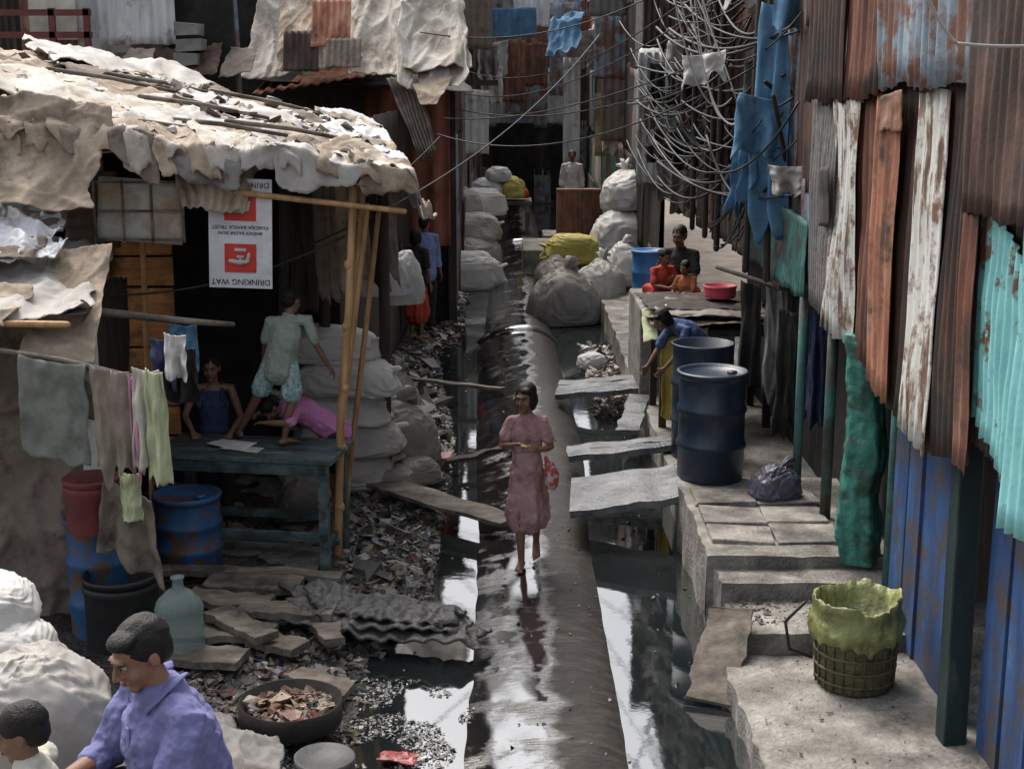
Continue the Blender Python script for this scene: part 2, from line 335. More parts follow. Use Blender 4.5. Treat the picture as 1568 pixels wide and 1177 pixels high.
# pipe: buried water main, silted on its left shoulder, dropping into the channel on its right
pm=bpy.data.materials.new('pipe_bitumen'); pm.use_nodes=True
def pipemat(m):
    nt=m.node_tree;N=nt.nodes;L=nt.links;bs=N['Principled BSDF']
    def nz(scale,vec,det=9,ro=.65):
        n=N.new('ShaderNodeTexNoise'); n.inputs['Scale'].default_value=scale; n.inputs['Detail'].default_value=det; n.inputs['Roughness'].default_value=ro; L.new(vec,n.inputs['Vector']); return n.outputs[0]
    def mrg(i,a,b_,c,d):
        r=N.new('ShaderNodeMapRange'); r.inputs[1].default_value=a;r.inputs[2].default_value=b_;r.inputs[3].default_value=c;r.inputs[4].default_value=d; L.new(i,r.inputs[0]); return r.outputs[0]
    tc=N.new('ShaderNodeTexCoord'); ob=tc.outputs['Object']
    mp=N.new('ShaderNodeMapping'); mp.inputs['Scale'].default_value=(.8,2.2,1); mp.inputs['Rotation'].default_value=(0,0,.2); L.new(ob,mp.inputs[0])
    cr=N.new('ShaderNodeValToRGB'); e=cr.color_ramp.elements; e[0].position=.38;e[0].color=(.008,.007,.006,1);e[1].position=.78;e[1].color=(.13,.11,.095,1)
    x=e.new(.56); x.color=(.034,.028,.024,1)
    L.new(nz(6,mp.outputs[0],12,.78),cr.inputs[0])
    sx=N.new('ShaderNodeSeparateXYZ'); L.new(ob,sx.inputs[0])
    mr=mrg(sx.outputs[0],.16,.45,0,1)
    ad=N.new('ShaderNodeMath'); ad.operation='MULTIPLY_ADD'; L.new(nz(3.2,ob),ad.inputs[0]); ad.inputs[1].default_value=1.7; L.new(mr,ad.inputs[2])
    wet=mrg(ad.outputs[0],.85,1.3,0,1)
    L.new(mrg(wet,0,1,.04,.5),bs.inputs['Roughness'])
    L.new(mrg(wet,0,1,.5,.22),bs.inputs['Specular IOR Level'])
    mx=N.new('ShaderNodeMix'); mx.data_type='RGBA'; L.new(wet,mx.inputs[0]); mx.inputs[6].default_value=(.010,.010,.010,1); L.new(cr.outputs[0],mx.inputs[7]); L.new(mx.outputs[2],bs.inputs['Base Color'])
    L.new(mrg(wet,0,1,3.0,1.5),bs.inputs['IOR'])
    bp=N.new('ShaderNodeBump'); bp.inputs['Distance'].default_value=.014; L.new(mrg(wet,0,1,.05,1.0),bp.inputs['Strength']); L.new(nz(14,mp.outputs[0],9,.7),bp.inputs['Height'])
    L.new(bp.outputs[0],bs.inputs['Normal'])
pipemat(pm)
def sst(a,b_,x):
    t=max(0,min(1,(x-a)/(b_-a))); return t*t*(3-2*t)
def pxc(y): return .34+.03*math.sin(y*.25)-.12*sst(11,20,y)
def pz(x,y,lift=0):
    xc=pxc(y); f=sst(10.3,15,y); top=.065+.13*f+lift-(.03 if y>19.6 else 0)
    if x<xc: return top-(.17+.26*f)*(x-xc)**2-(.0 if x>-.3 else 1.2*(x+.3)**2)
    k=min(1,(x-xc)/.5); return top-(1-math.sqrt(max(0,1-k*k)))*.46
wp=E('water_pipe',(.3,18,0)); b=B()
def pf(u,v):
    y=2+42*v; xc=pxc(y)
    x=-.55+(xc+.55)*u*2 if u<.5 else xc+.5*math.sin((u-.5)*math.pi)
    return V((x,y,pz(x,y)+.006*noise.noise(V((x*3,y*1.1,0)))+.003*noise.noise(V((x*11,y*4,0)))))
b.grid(pf,80,640); b.obj('pipe_barrel',pm,wp)
b=B()
for y in (19.6,31):
    def cf(u,v):
        yy=y-.12+.24*v; lift=.06*math.sin(math.pi*min(1,max(0,v)))**.5 if 0<v<1 else 0
        xc=pxc(y-1); x=-.5+(xc+.5)*u*2 if u<.5 else xc+.54*math.sin((u-.5)*math.pi)
        return V((x,yy,pz(min(x,xc+.5),y-.2,lift)))
    b.grid(cf,60,8)
b.obj('pipe_collar',pm,wp)
# litter
b=B()
def rg():
    y=R.uniform(7.2,19) if R.random()<.7 else R.uniform(9.2,12.8)
    x=edge(y)-abs(R.gauss(0,.3))+.07
    return x,y,max(0,bank(x,y))
debris(b,11000,rg,(.015,.055))
def rgb_():
    y=R.uniform(9,19); x=edge(y)-abs(R.gauss(0,.3)); return x,y,max(0,bank(x,y))
debris(b,110,rgb_,(.08,.15),[(.1,.085,.07),(.13,.115,.095),(.06,.052,.045),(.2,.18,.16)],.5)
debris(b,70,rgb_,(.06,.12),[(.45,.44,.42),(.3,.28,.25),(.1,.14,.22),(.3,.09,.07),(.4,.36,.25)],.1)
def rg2():
    while True:
        x,y=R.uniform(-1.2,-.15),R.uniform(7.0,8.15)
        if noise.noise(V((x*3,y*3,0)))>-.02+.3*sst(-.6,-.1,x): return x,y,.004
debris(b,1700,rg2,(.005,.018),[(.55,.55,.53),(.45,.43,.4),(.35,.33,.3),(.12,.11,.1)],.2)
def rg3():
    x=R.choice([R.uniform(-.9,-.4),R.uniform(.85,1.3)]); return x,R.uniform(8,19),.002
debris(b,200,rg3,(.006,.025),flat=.2)
def rgp():
    y=R.uniform(7,19)**1.0; x=pxc(y)+R.uniform(-.5,.4); return x,y,pz(x,y)+.001
debris(b,220,rgp,(.004,.02),[(.1,.09,.08),(.2,.18,.15),(.04,.035,.03),(.3,.28,.25)],.4)
def rg4():
    x,y=R.uniform(-2.2,-.9),R.uniform(6.3,8.6); return x,y,max(0,bank(x,y))
debris(b,3000,rg4,(.015,.05))
def rg5():
    return R.uniform(.92,1.3),R.uniform(15.3,19),.05+R.random()*.06
debris(b,220,rg5,(.03,.1),[(.45,.43,.4),(.3,.26,.22),(.12,.1,.09),(.35,.22,.18)])
def rg6():
    x,y=R.uniform(-1.3,-.75),R.uniform(19,24); return x,y,.05
debris(b,500,rg6,(.03,.1))
b.obj('litter',junk,smooth=False)
b=B(); b.blob((-.36,8.95,.0),(.075,.05,.05),seg=16,fn=lambda p:p*(1+.3*noise.noise(p*3))); b.obj('black_stone',black)
sheet('red_wrapper',(-.72,7.02,.03),(-.52,7.0,.03),(-.5,7.09,.04),(-.7,7.11,.04),mat('red_wrapper',[(.5,(.22,.015,.02)),(.66,(.35,.2,.18))],18,rough=.3),None,amp=.03,fs=9,rag=.1)
# right ledges
g=E('concrete_steps',(1.8,8.5,0)); b=B()
def slab(b,x0,x1,y0,y1,z0,z1,n=10):
    def wx(y): return .035*noise.noise(V((y*3,z1,0)))+.02*noise.noise(V((y*11,z1,5)))
    def hz(x,y): return .016*noise.noise(V((x*3,y*3,z1*9)))+.008*noise.noise(V((x*13,y*13,z1*9)))
    b.grid(lambda u,v:V((x0+(x1-x0)*u+wx(y0+(y1-y0)*v)*(1-u),y0+(y1-y0)*v,z1+hz(x0+(x1-x0)*u,y0+(y1-y0)*v))),n*2,n*2)
    b.grid(lambda u,v:V((x0+(x1-x0)*u+wx(y0)*(1-u),y0-.03*(1-v)*abs(noise.noise(V((u*5,v*3,z1)))),z0+(z1-z0)*v+(hz(x0+(x1-x0)*u,y0) if v==1 else 0))),n*2,4)
    b.grid(lambda u,v:V((x0+wx(y1-(y1-y0)*u)+.03*(1-v)*noise.noise(V((u*9,v*4,z1))),y1-(y1-y0)*u,z0+(z1-z0)*v+(hz(x0,y1-(y1-y0)*u) if v==1 else 0))),n*2,4)
slab(b,1.32,3.1,9.0,10.9,-.3,.5); slab(b,1.36,3.1,8.72,9.03,-.3,.42,8); slab(b,1.38,3.1,8.15,8.75,-.3,.3,8); slab(b,1.28,3.1,4.5,8.12,-.3,.18,30)
b.obj('steps',conc,g)
b=B()
for yy in (9.42,9.86,10.32):
    for xx in (1.58,2.05): b.box((xx+R.uniform(-.02,.02),yy,.515),(.44,.38,.04),rz=R.uniform(-.04,.04),j=.014)
b.obj('paving_stones',conc,g,smooth=False,bevel=.008)
b=B()
def rs7():
    return R.uniform(1.35,2.35),R.uniform(6.5,8.1),.185
debris(b,160,rs7,(.004,.014),[(.2,.18,.16),(.1,.09,.08),(.35,.33,.3)],.6)
def rs8():
    return R.uniform(1.4,2.2),R.uniform(8.3,8.7),.30
debris(b,260,rs8,(.006,.025),[(.2,.18,.16),(.14,.13,.11),(.25,.23,.21)],.6); b.obj('grit',junk,g,smooth=False)
b=B()
slab(b,1.36,3.1,10.92,24,-.3,.32,30); b.obj('right_walkway',conc)
b=B(); b.grid(lambda u,v:V((-4.5+3.1*u,9.5+4.5*v,.15+.015*noise.noise(V((u*8,v*8,4))))),30,30); b.obj('left_walkway',conc)
def plank(name,p,q,w,m,t=.035,n=1):
    p,q=V(p),V(q); d=q-p; L_=d.length; a=d.normalized(); s=a.cross(V((0,0,1))).normalized(); up=s.cross(a); b=B()
    for i in range(n):
        o=s*((i-(n-1)/2)*w/n); sd=R.random()*40
        nu=24
        ww=w/n*.96
        def fn(u,v):
            ang=[(-.5,-.5),(.5,-.5),(.5,.5),(-.5,.5),(-.5,-.5)][int(round(v*4))]
            e=.035*noise.noise(V((u*6+sd,ang[0],0)))+.012*noise.noise(V((u*25+sd,ang[0],0)))
            e2=.04*noise.noise(V((ang[0]*3+sd,7,0)))*(2*u-1) if u in(0,1) else 0
            return p+a*(L_*u+e2)+o+s*(ang[0]*ww+e)+up*(ang[1]*t+.018*noise.noise(V((u*4+sd,2,0))))
        b.grid(fn,nu,4)
        for uu in(0,1): b.add([fn(uu,k/4) for k in range(4)],[(0,1,2,3)])
    return b.obj(name,m,None,smooth=False,bevel=.004)
plank('wooden_plank',(-1.5,12.1,.22),(-.02,10.85,.16),.3,wood)
plank('wooden_plank',(-1.4,16.2,.22),(-.1,15.6,.2),.12,wood)
plank('wooden_plank',(-.6,12.8,.12),(.02,13.1,.2),.1,dkwood)
plank('stone_slab',(.48,11.15,.26),(1.42,11.1,.42),1.0,concw,.06)
plank('stone_slab',(.5,12.55,.26),(1.5,12.5,.38),.4,concw,.06,2)
plank('stone_slab',(.5,15.3,.26),(1.55,15.2,.36),.75,concw,.06,3)
plank('leaning_board',(1.16,7.75,.02),(1.36,8.3,.42),.3,wood,.03)
plank('wooden_plank',(1.1,13.2,.3),(1.35,14.6,.34),.25,concw,.05)
for p,q,w in [((-2.1,9.3,.22),(-1.45,9.25,.2),.3),((-2.15,8.95,.24),(-1.6,8.85,.22),.25),((-1.75,8.7,.26),(-1.15,8.65,.24),.22),((-2.2,8.45,.2),(-1.5,8.4,.2),.25),((-1.6,8.35,.2),(-1.3,8.2,.18),.22),((-2.2,8.1,.2),(-1.6,8.0,.2),.28),((-1.3,7.9,.15),(-.95,7.75,.1),.2),((-2.5,9.55,.22),(-1.2,9.45,.2),.14),((-1.9,8.6,.27),(-1.5,8.2,.25),.2),((-1.35,9.0,.2),(-1.1,8.3,.18),.18)]:
    plank('broken_board',p,q,w,wood,.05)
tarm=mat('tar_sheet',[(.3,(.025,.023,.022)),(.55,(.07,.066,.062)),(.75,(.14,.132,.125))],6,(.4,1.5,1),rough=.4,bump=.9,bscale=20,bdist=.02,spec=.5)
for k in range(3):
    z=.04*k
    sheet('tar_sheet_bridge',(-1.5+.1*k,8.55+.06*k,.2+z),(-.22-.1*k,8.4+.05*k,.09+z),(-.18-.06*k,8.72,.12+z),(-1.5+.05*k,9.2-.05*k,.22+z),tarm,None,amp=.05,fs=6,rag=.09,solid=.02,nu=70,nv=36,folds=.012,nf=9)
# ------------------------------------------------------------------ right wall
rw=E('corrugated_shack',(2.2,8.5,0))
ys=[10.46,9.72,9.07,8.51,8.07,7.75,7.27,6.76,6.64,6.0,5.2]
zb=[2.0,1.93,1.87,1.82,1.74,1.70,1.68,1.76,2.05,1.7,1.7]
ms=[greyc,peel,rust,rust_or,rust_dk,peel,rust_dk,rust,cyan,cyan]
for i in range(10):
    y0,y1=ys[i],ys[i+1]; z0=zb[i];x=2.2-(i%2)*.03
    corr('wall_strip',(x,y0+.05,z0),(0,y1-y0-.1,zb[i+1]-z0 if i!=7 else 0),(R.uniform(-.01,.01),R.uniform(-.02,.02),3.55-z0 if i<8 else 3.1-z0),ms[i],rw,pitch=R.choice([.09,.11,.13]),amp=.013,rag=.045,bend=.04)
corr('wall_strip_under',(2.25,10.5,1.95),(0,-5.2,-.1),(0,0,1.7),rust_dk,rw,rag=.02)
ups=[(10.5,9.3,rust_dk),(9.35,8.5,rust),(8.55,6.75,blug),(6.85,5.2,rust_dk)]
for i,(y0,y1,m_) in enumerate(ups):
    corr('upper_wall_sheet',(2.13+.012*(i%2),y0,3.45+.05*(i%3)),(0,y1-y0,0),(0,0,1.9),m_,rw,pitch=.13,amp=.018,rag=.05,bend=.03)
corr('upper_dark_sheet',(2.11,6.75,3.0),(0,-1.5,0),(0,0,1.2),rust_dk,rw,rag=.04,bend=.02,pitch=.12)
for y,z,w,h,m_ in [(8.4,3.3,.5,.2,rust),(9.9,2.6,.3,.4,dkwood)]:
    corr('nailed_patch',(2.13,y,z),(0,-w,.03),(0,.02,h),m_,rw,pitch=.3,amp=.004,rag=.03)
b=B(); b.box((3.3,7.9,1.98),(2.1,5.3,.05)); b.box((3.3,7.9,5.4),(2.4,5.3,.06)); b.obj('floor_and_roof',dkwood,rw,smooth=False)
b=B()
for i in range(5):
    y=8.45-i*.29; b.box((2.42+R.uniform(-.012,.012),y,1.05),(.03,.28,1.75),rx=R.uniform(-.01,.01),j=.006)
for i in range(5):
    y=6.75-i*.3; b.box((2.46+R.uniform(-.012,.012),y,1.05),(.03,.28,1.75),j=.006)
b.obj('blue_boards',blue,rw,smooth=False,bevel=.004)
b=B(); b.box((2.33,7.0,.95),(.13,.14,1.75),j=.01,rx=-.03); b.obj('corner_post',mat('dark_green_post',[(.3,(.009,.016,.016)),(.6,(.015,.032,.032)),(.8,(.07,.08,.07))],7,(1,1,.2),rough=.6),rw,smooth=False,bevel=.01)
b=B(); b.box((2.6,12,1.1),(.04,7,2.0)); b.obj('inner_wall',black,rw,smooth=False)
b=B(); b.box((2.9,8.72,1.1),(1.0,.04,1.7)); b.obj('inner_partition',dkwood,rw,smooth=False)
gp=B(); gp.tube([(2.32,9.05,.45),(2.3,9.05,.7),(2.29,9.05,.95),(2.33,9.05,1.2),(2.31,9.05,1.5),(2.28,9.05,2.0)],[.13,.15,.125,.14,.115,.12],32,folds=(4,[.1,.14,.05,.12,.06,.1]),round=False); gp.obj('wrapped_green_post',green,rw,remesh=.012,sm=2,disp=.035,dsc=.1)
b=B(); b.tube([(2.26,9.85,.5),(2.26,9.85,2.1)],[.04,.04],12,round=False); b.tube([(2.42,8.72,.4),(2.42,8.72,2.0)],[.03,.03],12,round=False); b.tube([(2.2,10.6,.4),(2.2,10.6,2.1)],[.035,.035],12,round=False); b.tube([(2.5,9.5,.4),(2.5,9.5,2.0)],[.05,.05],12,round=False); b.obj('teal_posts',teal,rw)
rs=E('row_shack',(2.3,15,0))
patchwork(rs,(2.24,14.2,2.0),(0,-3.8,0),(0,0,3.3),[rust_dk,dkwood,rust_dk,blug,rust,brown],0)
corr('teal_skirt_panel',(2.17,13.2,2.0),(0,-2.7,0),(0,0,.6),teal,rs,rag=.04,bend=.03)
patchwork(rs,(2.3,21.5,1.9),(0,-7.3,0),(0,0,3.6),DARKM,0)
corr('white_corrugated_sheet',(2.1,24,2.15),(-.02,-3.6,0),(0,0,1.95),gal,rs,pitch=.2,amp=.03,rag=.02)
corr('white_corrugated_side',(1.72,19.9,2.2),(.62,-.1,0),(0,0,1.75),gal,rs,pitch=.1,amp=.02,bend=.01)
b=B(); b.box((3.3,15.5,2.0),(2,9.5,.06)); b.box((3.3,15.5,5.5),(2.5,9.5,.06)); b.obj('floor_and_roof',dkwood,rs,smooth=False)
corr('rust_panel',(2.0,17.2,2.7),(.5,0,0),(0,0,2.2),rust,rs)
corr('dark_panel',(1.95,14.2,2.6),(.5,0,0),(0,0,1.9),rust_dk,rs)
corr('grey_panel',(1.75,19.6,4.0),(.7,0,0),(0,0,1.5),rust_dk,rs)
fs_=E('far_row_shack',(2.4,33,0))
patchwork(fs_,(2.25,43,0),(0,-21.5,0),(0,0,6),DARKM+[gal,cream],0,wr=(1,2.4),hr=(.8,1.6))
for x,z,w,h,m_ in [(1.75,2.4,.7,1.3,brown),(1.6,3.6,.9,1.2,blug),(1.5,4.8,1.0,1.2,greyc)]:
    corr('jutting_panel',(x,28.5,z),(w,0,0),(0,0,h),m_,fs_,pitch=.15)
corr('yellow_board',(1.75,30.5,2.0),(.75,0,0),(0,0,1.3),mat('ochre',(.3,.24,.12),5,rough=.9,dirt=(.1,.08,.06)),fs_,amp=.003)
ew=E('end_shack',(.6,43,0))
patchwork(ew,(-1.6,42.5,0),(4.6,0,0),(0,0,6.3),[rust,blug,gal,rust_dk,greyc,brown,blug,dkwood],0,wr=(.6,1.3),hr=(.8,1.6))  # paler sheets in the mix paint distance haze into the end wall
b=B(); b.box((.1,42.3,1.2),(1.1,.1,2.3)); b.box((1.5,42.3,1.2),(.7,.1,2.2)); b.obj('doorway_shade',black,ew,smooth=False)  # black panels stand in for the shade inside the door openings
for x,y,z,w,h,m_ in [(-.95,38,3.0,1.3,1.6,rust),(-.6,36,4.6,1.2,.7,bluec),(.95,37,3.2,.7,2.3,blug),(.2,41,3.4,.8,1.2,rust),(1.2,34,1.6,.4,2.5,gal),(-.3,40,5.0,1.6,.8,gal),(-1,30,4.2,.6,1.5,brown),(-.95,28,2.2,.5,1.2,gal)]:
    corr('patch_panel',(x,y,z),(w,0,0),(0,0,h),m_,ew,pitch=.15,rag=.05)
sheet('blue_tarp',(.7,33,4.1),(1.5,33,4.4),(1.7,34,5.1),(.9,34,4.9),bluec,ew,amp=.2,folds=.05,nf=3,rag=.08)
# ------------------------------------------------------------------ left far building
lb=E('rusty_shack',(-2.1,21,0))
corr('front_wall',(-3.6,20.9,1.2),(2.7,0,0),(0,0,2.35),mat('red_rust',[(.3,(.14,.05,.035)),(.55,(.32,.115,.075)),(.75,(.45,.22,.15))],4,ST,rough=.7,dirt=(.1,.05,.04),dscale=1.6,dpos=(.55,.72)),lb,pitch=.3,amp=.03)
b=B(); b.box((-2.2,21.1,.6),(2.6,.05,1.3)); b.box((-3.6,20.6,4.6),(3.0,.05,3.4)); b.obj('dark_back_wall',black,lb,smooth=False)  # upper black panel added to close off a bright sky gap
patchwork(lb,(-.92,21.0,0),(-.1,21.5,0),(0,0,3.4),DARKM,0,wr=(1,2.2),hr=(.8,1.5))
patchwork(lb,(-1.5,22.5,3.2),(.3,20,0),(0,0,3.2),DARKM+[rust],0,wr=(1,2.2),hr=(.8,1.5))
b=B(); b.box((-.88,21,1.7),(.12,.1,3.5)); b.box((-1.5,20.9,3.55),(2.6,.1,.08)); b.obj('frame_posts',dkwood,lb,smooth=False)
corr('rust_awning',(-3.4,18.9,3.4),(1.9,.3,.3),(0,2.2,.35),rust_or,lb,pitch=.15,amp=.02)
sheet('roof_sheet',(-3.6,19.3,3.6),(-.6,19.6,3.45),(-.8,23,4.0),(-3.6,23,4.1),dkwood,lb,amp=.05)
for c in [((-3.5,18.8,3.62),(-1.9,18.8,3.75),(-1.9,20,4.95),(-3.3,20,5.05),cream),
          ((-2.1,18.5,3.62),(-.55,18.7,3.75),(-.75,20.2,5.05),(-2.0,20,5.05),cream),
          ((-1.45,18.4,3.5),(-.55,18.5,3.6),(-.7,19.9,4.95),(-1.5,19.9,4.95),cream),
          ((-3.0,18.5,3.75),(-2.5,18.5,3.75),(-2.5,19.7,4.8),(-3.1,19.7,4.8),tan)]:
    sheet('tarpaulin',*c[:4],c[4],lb,amp=.24,fs=1.3,folds=.02,nf=2.3,rag=.06,nu=80,nv=70,st=(1.6,.6,.6))
corr('rust_patch',(-2.55,18.5,4.0),(.5,0,0),(0,.3,.6),rust_or,lb); corr('grey_patch',(-2.35,18.3,3.75),(.45,0,0),(0,.2,.35),brown,lb); corr('brown_patch',(-2.9,18.4,3.7),(.45,0,0),(0,.2,.5),rust_dk,lb)
sheet('hanging_rag',(-1.15,18.2,2.6),(-.95,18.2,2.7),(-1.2,18.6,3.65),(-1.6,18.6,3.6),brown,lb,amp=.1,folds=.05)
sheet('hanging_rag',(-1.15,18.2,3.3),(-.95,18.2,3.3),(-.75,18.6,3.65),(-1.3,18.6,3.6),tan,lb,amp=.06)
# upper-left house
ul=E('upper_shack',(-5,17,0))
patchwork(ul,(-7.5,17.5,2.5),(4.2,0,0),(0,0,3.0),[blug,rust,gal,dkwood,brown],0)
corr('white_sheet',(-4.85,17.2,4.0),(.9,0,0),(0,0,1.3),gal,ul,pitch=.11)
b=B()
for z in(3.75,4.1,4.35): b.box((-5.5,16.9,z),(1.3,.06,.07))
for x in(-6.1,-5.3,-4.9): b.box((x,16.9,4.05),(.07,.06,.7))
b.box((-5.5,16.7,3.72),(1.3,.4,.05)); b.obj('red_frame',redp,ul,smooth=False)
b=B(); b.box((-5.35,17.1,4.35),(.55,.02,.6)); b.obj('poster',palec,ul,smooth=False)
b=B()
for i in range(4): b.box((-3.75+R.uniform(-.03,.03),17,3.65+.17*i),(.28,.3,.14),j=.02)
b.obj('crates',greyc,ul,smooth=False)
b=B(); b.box((-3.7,17.4,4.2),(.8,.05,1.8)); b.obj('gap_shade',black,ul,smooth=False)  # black panel painted as the shade in the recess behind the crates
for k in range(4): sheet('cluttered_rag',(-4.6+.4*k,16.8,3.6),(-4.2+.4*k,16.8,3.65),(-4.2+.4*k,17.2,3.9+.2*R.random()),(-4.5+.4*k,17.2,3.95),R.choice([brown,greyc,tan,rust_dk]),ul,amp=.06,rag=.08)
# ------------------------------------------------------------------ main left shack
ms_=E('rag_roof_shack',(-2.5,11.5,0))
C=[V((-3.7,9.5,3.28)),V((-.68,9.95,2.83)),V((-1.25,13.6,3.02)),V((-5.2,14.2,3.95))]
def roofp(u,v): return C[0]*(1-u)*(1-v)+C[1]*u*(1-v)+C[2]*u*v+C[3]*(1-u)*v
def roofz(u,v): return .09*noise.noise(V((u*5,v*5,2)))+.04*noise.noise(V((u*12,v*12,6)))
def rsheet(name,u0,v0,w,h,t,dz,m,rag=.12,drop0=0,dropr=0,nu=46,nv=36,amp=1.0):
    sd=R.random()*80; bb=B()
    def fn(a,c):
        e=rag*(noise.noise(V((a*3+sd,c*3,1)))+.4*noise.noise(V((a*9+sd,c*9,1)))); f=rag*(noise.noise(V((a*3,c*3+sd,7)))+.4*noise.noise(V((a*9,c*9+sd,7))))
        aa=a+e*abs(2*a-1)**2; cc=c+f*abs(2*c-1)**2
        u=u0+w*aa+t*(cc-.5); v=v0+h*cc-t*(aa-.5)
        p=roofp(u,v); q=V((p.x*3+sd,p.y*2.2,0)); q+=V((noise.noise(q*.6),noise.noise(q*.6+V((4,4,4))),0))*.7
        z=roofz(u,v)+dz+amp*(.035*noise.noise(q*.9)+.04*crs(q*.8,3.2)+.02*crs(q*2,3.5)+.008*crs(q*4.5))
        if v<0: z-=min(.26,(-v)*4.8*(.8+.6*noise.noise(V((u*9+sd,0,0))))); p.y+=(-v)*3.2
        if u>1: z-=min(.22,(u-1)*4); p.x-=(u-1)*1.8
        return V((p.x,p.y+ (.03*math.sin(u*60+sd) if v<0 else 0),p.z+z))
    bb.grid(fn,nu,nv); return bb.obj(name,m,ms_,solid=.008)
rsheet('roof_base',0,0,1,1,0,0,tan,rag=.02,nu=110,nv=90)
for i in range(32):
    u,v=R.uniform(-.04,.72),R.uniform(-.02,.8); w,h=R.uniform(.2,.5),R.uniform(.15,.42)
    rsheet('roof_rag',u,v,w,h,R.uniform(-.12,.12),.025+.0028*i,(R.choice([tan,tan,brown,tan,sackg,cream,greyc]) if u<.4 else R.choice(RAGS)))
for i in range(11):
    u=-.02+i/11*.98; rsheet('eave_cloth',u,-R.uniform(.015,.055),R.uniform(.1,.22),R.uniform(.12,.25),R.uniform(-.04,.04),.10+.003*i,R.choice([tan,cream,tan,brown,sackg,tan]),rag=.12)
for i in range(8):
    v=i/8; rsheet('side_eave_cloth',.86,v,R.uniform(.13,.18),R.uniform(.15,.25),R.uniform(-.06,.06),.115+.003*i,R.choice([cream,whitep,tan,tan]),rag=.14)
b=B()
def rr_():
    u=R.random()**.5; v=R.random(); p=roofp(u,v); return p.x,p.y,p.z+.13+roofz(u,v)
debris(b,190,rr_,(.03,.1),[(.42,.39,.34),(.3,.24,.18),(.5,.48,.45),(.2,.15,.12),(.38,.32,.25)],.25); b.obj('roof_litter',junk,ms_,smooth=False)
b=B()
for k in range(7):
    u=R.random()*.7; p=roofp(u,.05+.13*k)+V((0,0,.16)); q=roofp(u+.3,.12+.13*k)+V((0,0,.16)); b.tube([p,p.lerp(q,.5)+V((0,0,.02)),q],[.02,.018,.015],8)
b.obj('roof_sticks',wood,ms_)
sheet('big_eave_tarp',(-3.9,9.1,2.75),(-2.75,9.3,2.8),(-2.7,9.8,3.4),(-3.9,9.7,3.52),tan,ms_,amp=.16,fs=1.8,folds=.02,nf=2.3,rag=.06,nu=80,nv=60)
sheet('eave_tarp',(-2.25,9.75,2.75),(-1.85,9.8,2.7),(-1.75,10,3.05),(-2.4,10,3.12),tan,ms_,amp=.07,folds=.02)
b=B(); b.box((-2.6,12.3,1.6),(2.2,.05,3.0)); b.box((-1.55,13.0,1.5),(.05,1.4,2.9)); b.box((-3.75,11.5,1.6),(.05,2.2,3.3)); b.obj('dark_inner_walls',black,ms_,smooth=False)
b=B(); b.tube([(-1.30,10.1,.1),(-1.25,10.1,1.2),(-1.17,10.1,2.0),(-1.12,10.1,2.85)],[.032,.03,.03,.026],12)
for z in (.5,.95,1.4,1.85,2.3): b.tube([(-1.29+.06*(z-.2),10.1,z),(-1.29+.06*(z-.2),10.1,z+.015)],[.035,.035],12)
b.tube([(-1.22,10.3,1.4),(-1.05,10.4,2.7)],[.022,.02],10); b.tube([(-1.4,10.6,.1),(-1.1,10.6,2.8)],[.022,.02],10); b.tube([(-1.9,9.85,2.84),(-.75,9.95,2.7)],[.022,.02],10)
b.tube([(-1.35,10.9,.1),(-1.02,10.9,2.6)],[.025,.02],10)
b.obj('bamboo_posts',bamboo,ms_)
b=B(); b.tube([(-1.1,12,.1),(-1.08,12,2.9)],[.05,.045],12); b.tube([(-1.6,11.9,.1),(-1.58,11.9,2.9)],[.05,.045],12);b.tube([(-1.8,11,1.5),(-1.75,11,2.9)],[.04,.04],12); b.obj('dark_posts',dkwood,ms_)
for k in range(9): sheet('inner_rag',(-1.75+.07*k,11.2+.15*k,1.7+R.random()*.5),(-1.55+.07*k,11.3+.15*k,1.8),(-1.6+.07*k,11.3+.15*k,2.9),(-1.8+.07*k,11.2+.15*k,2.9),R.choice([brown,dkwood,rust_dk,brown,tan]),ms_,amp=.06,folds=.03,nf=2,nu=14,nv=20)
b=B()
for i in range(9): b.box((-2.88,10.85,.75+.235*i-.0),(.56,.025,.215),j=.006)
b.box((-3.1,10.8,1.7),(.05,.05,2.6)); b.obj('orange_wood_wall',orwood,ms_,smooth=False)
b=B(); b.tube([(-2.82,10.7,.1),(-2.78,10.7,2.65)],[.022,.022],10); b.obj('wall_bamboo',bamboo,ms_)
sheet('fibre_panel',(-2.92,10.0,2.5),(-2.32,10.0,2.46),(-2.28,10.0,2.9),(-2.88,10.0,2.94),mat('fibreglass',[(.3,(.3,.3,.28)),(.7,(.5,.49,.45))],3,rough=.4,dirt=(.3,.2,.12)),ms_,amp=.015,nu=10,nv=8,rag=.01)
b=B()
for x in(-2.92,-2.72,-2.52,-2.3): b.box((x,9.98,2.7),(.015,.015,.44))
for z in(2.5,2.7,2.9): b.box((-2.6,9.98,z),(.6,.015,.015))
b.obj('panel_battens',wood,ms_,smooth=False)
corr('blue_corrugated',(-4.0,10.4,2.55),(0.0,0,.4),(.85,0,0),blug,ms_,pitch=.1); corr('brown_corrugated',(-3.25,10.35,2.4),(0,0,.55),(.4,0,0),rust_dk,ms_,pitch=.1)
corr('side_wall',(-1.6,13.5,0),(.1,7.5,0),(0,0,3.2),dkwood,ms_,pitch=.3)
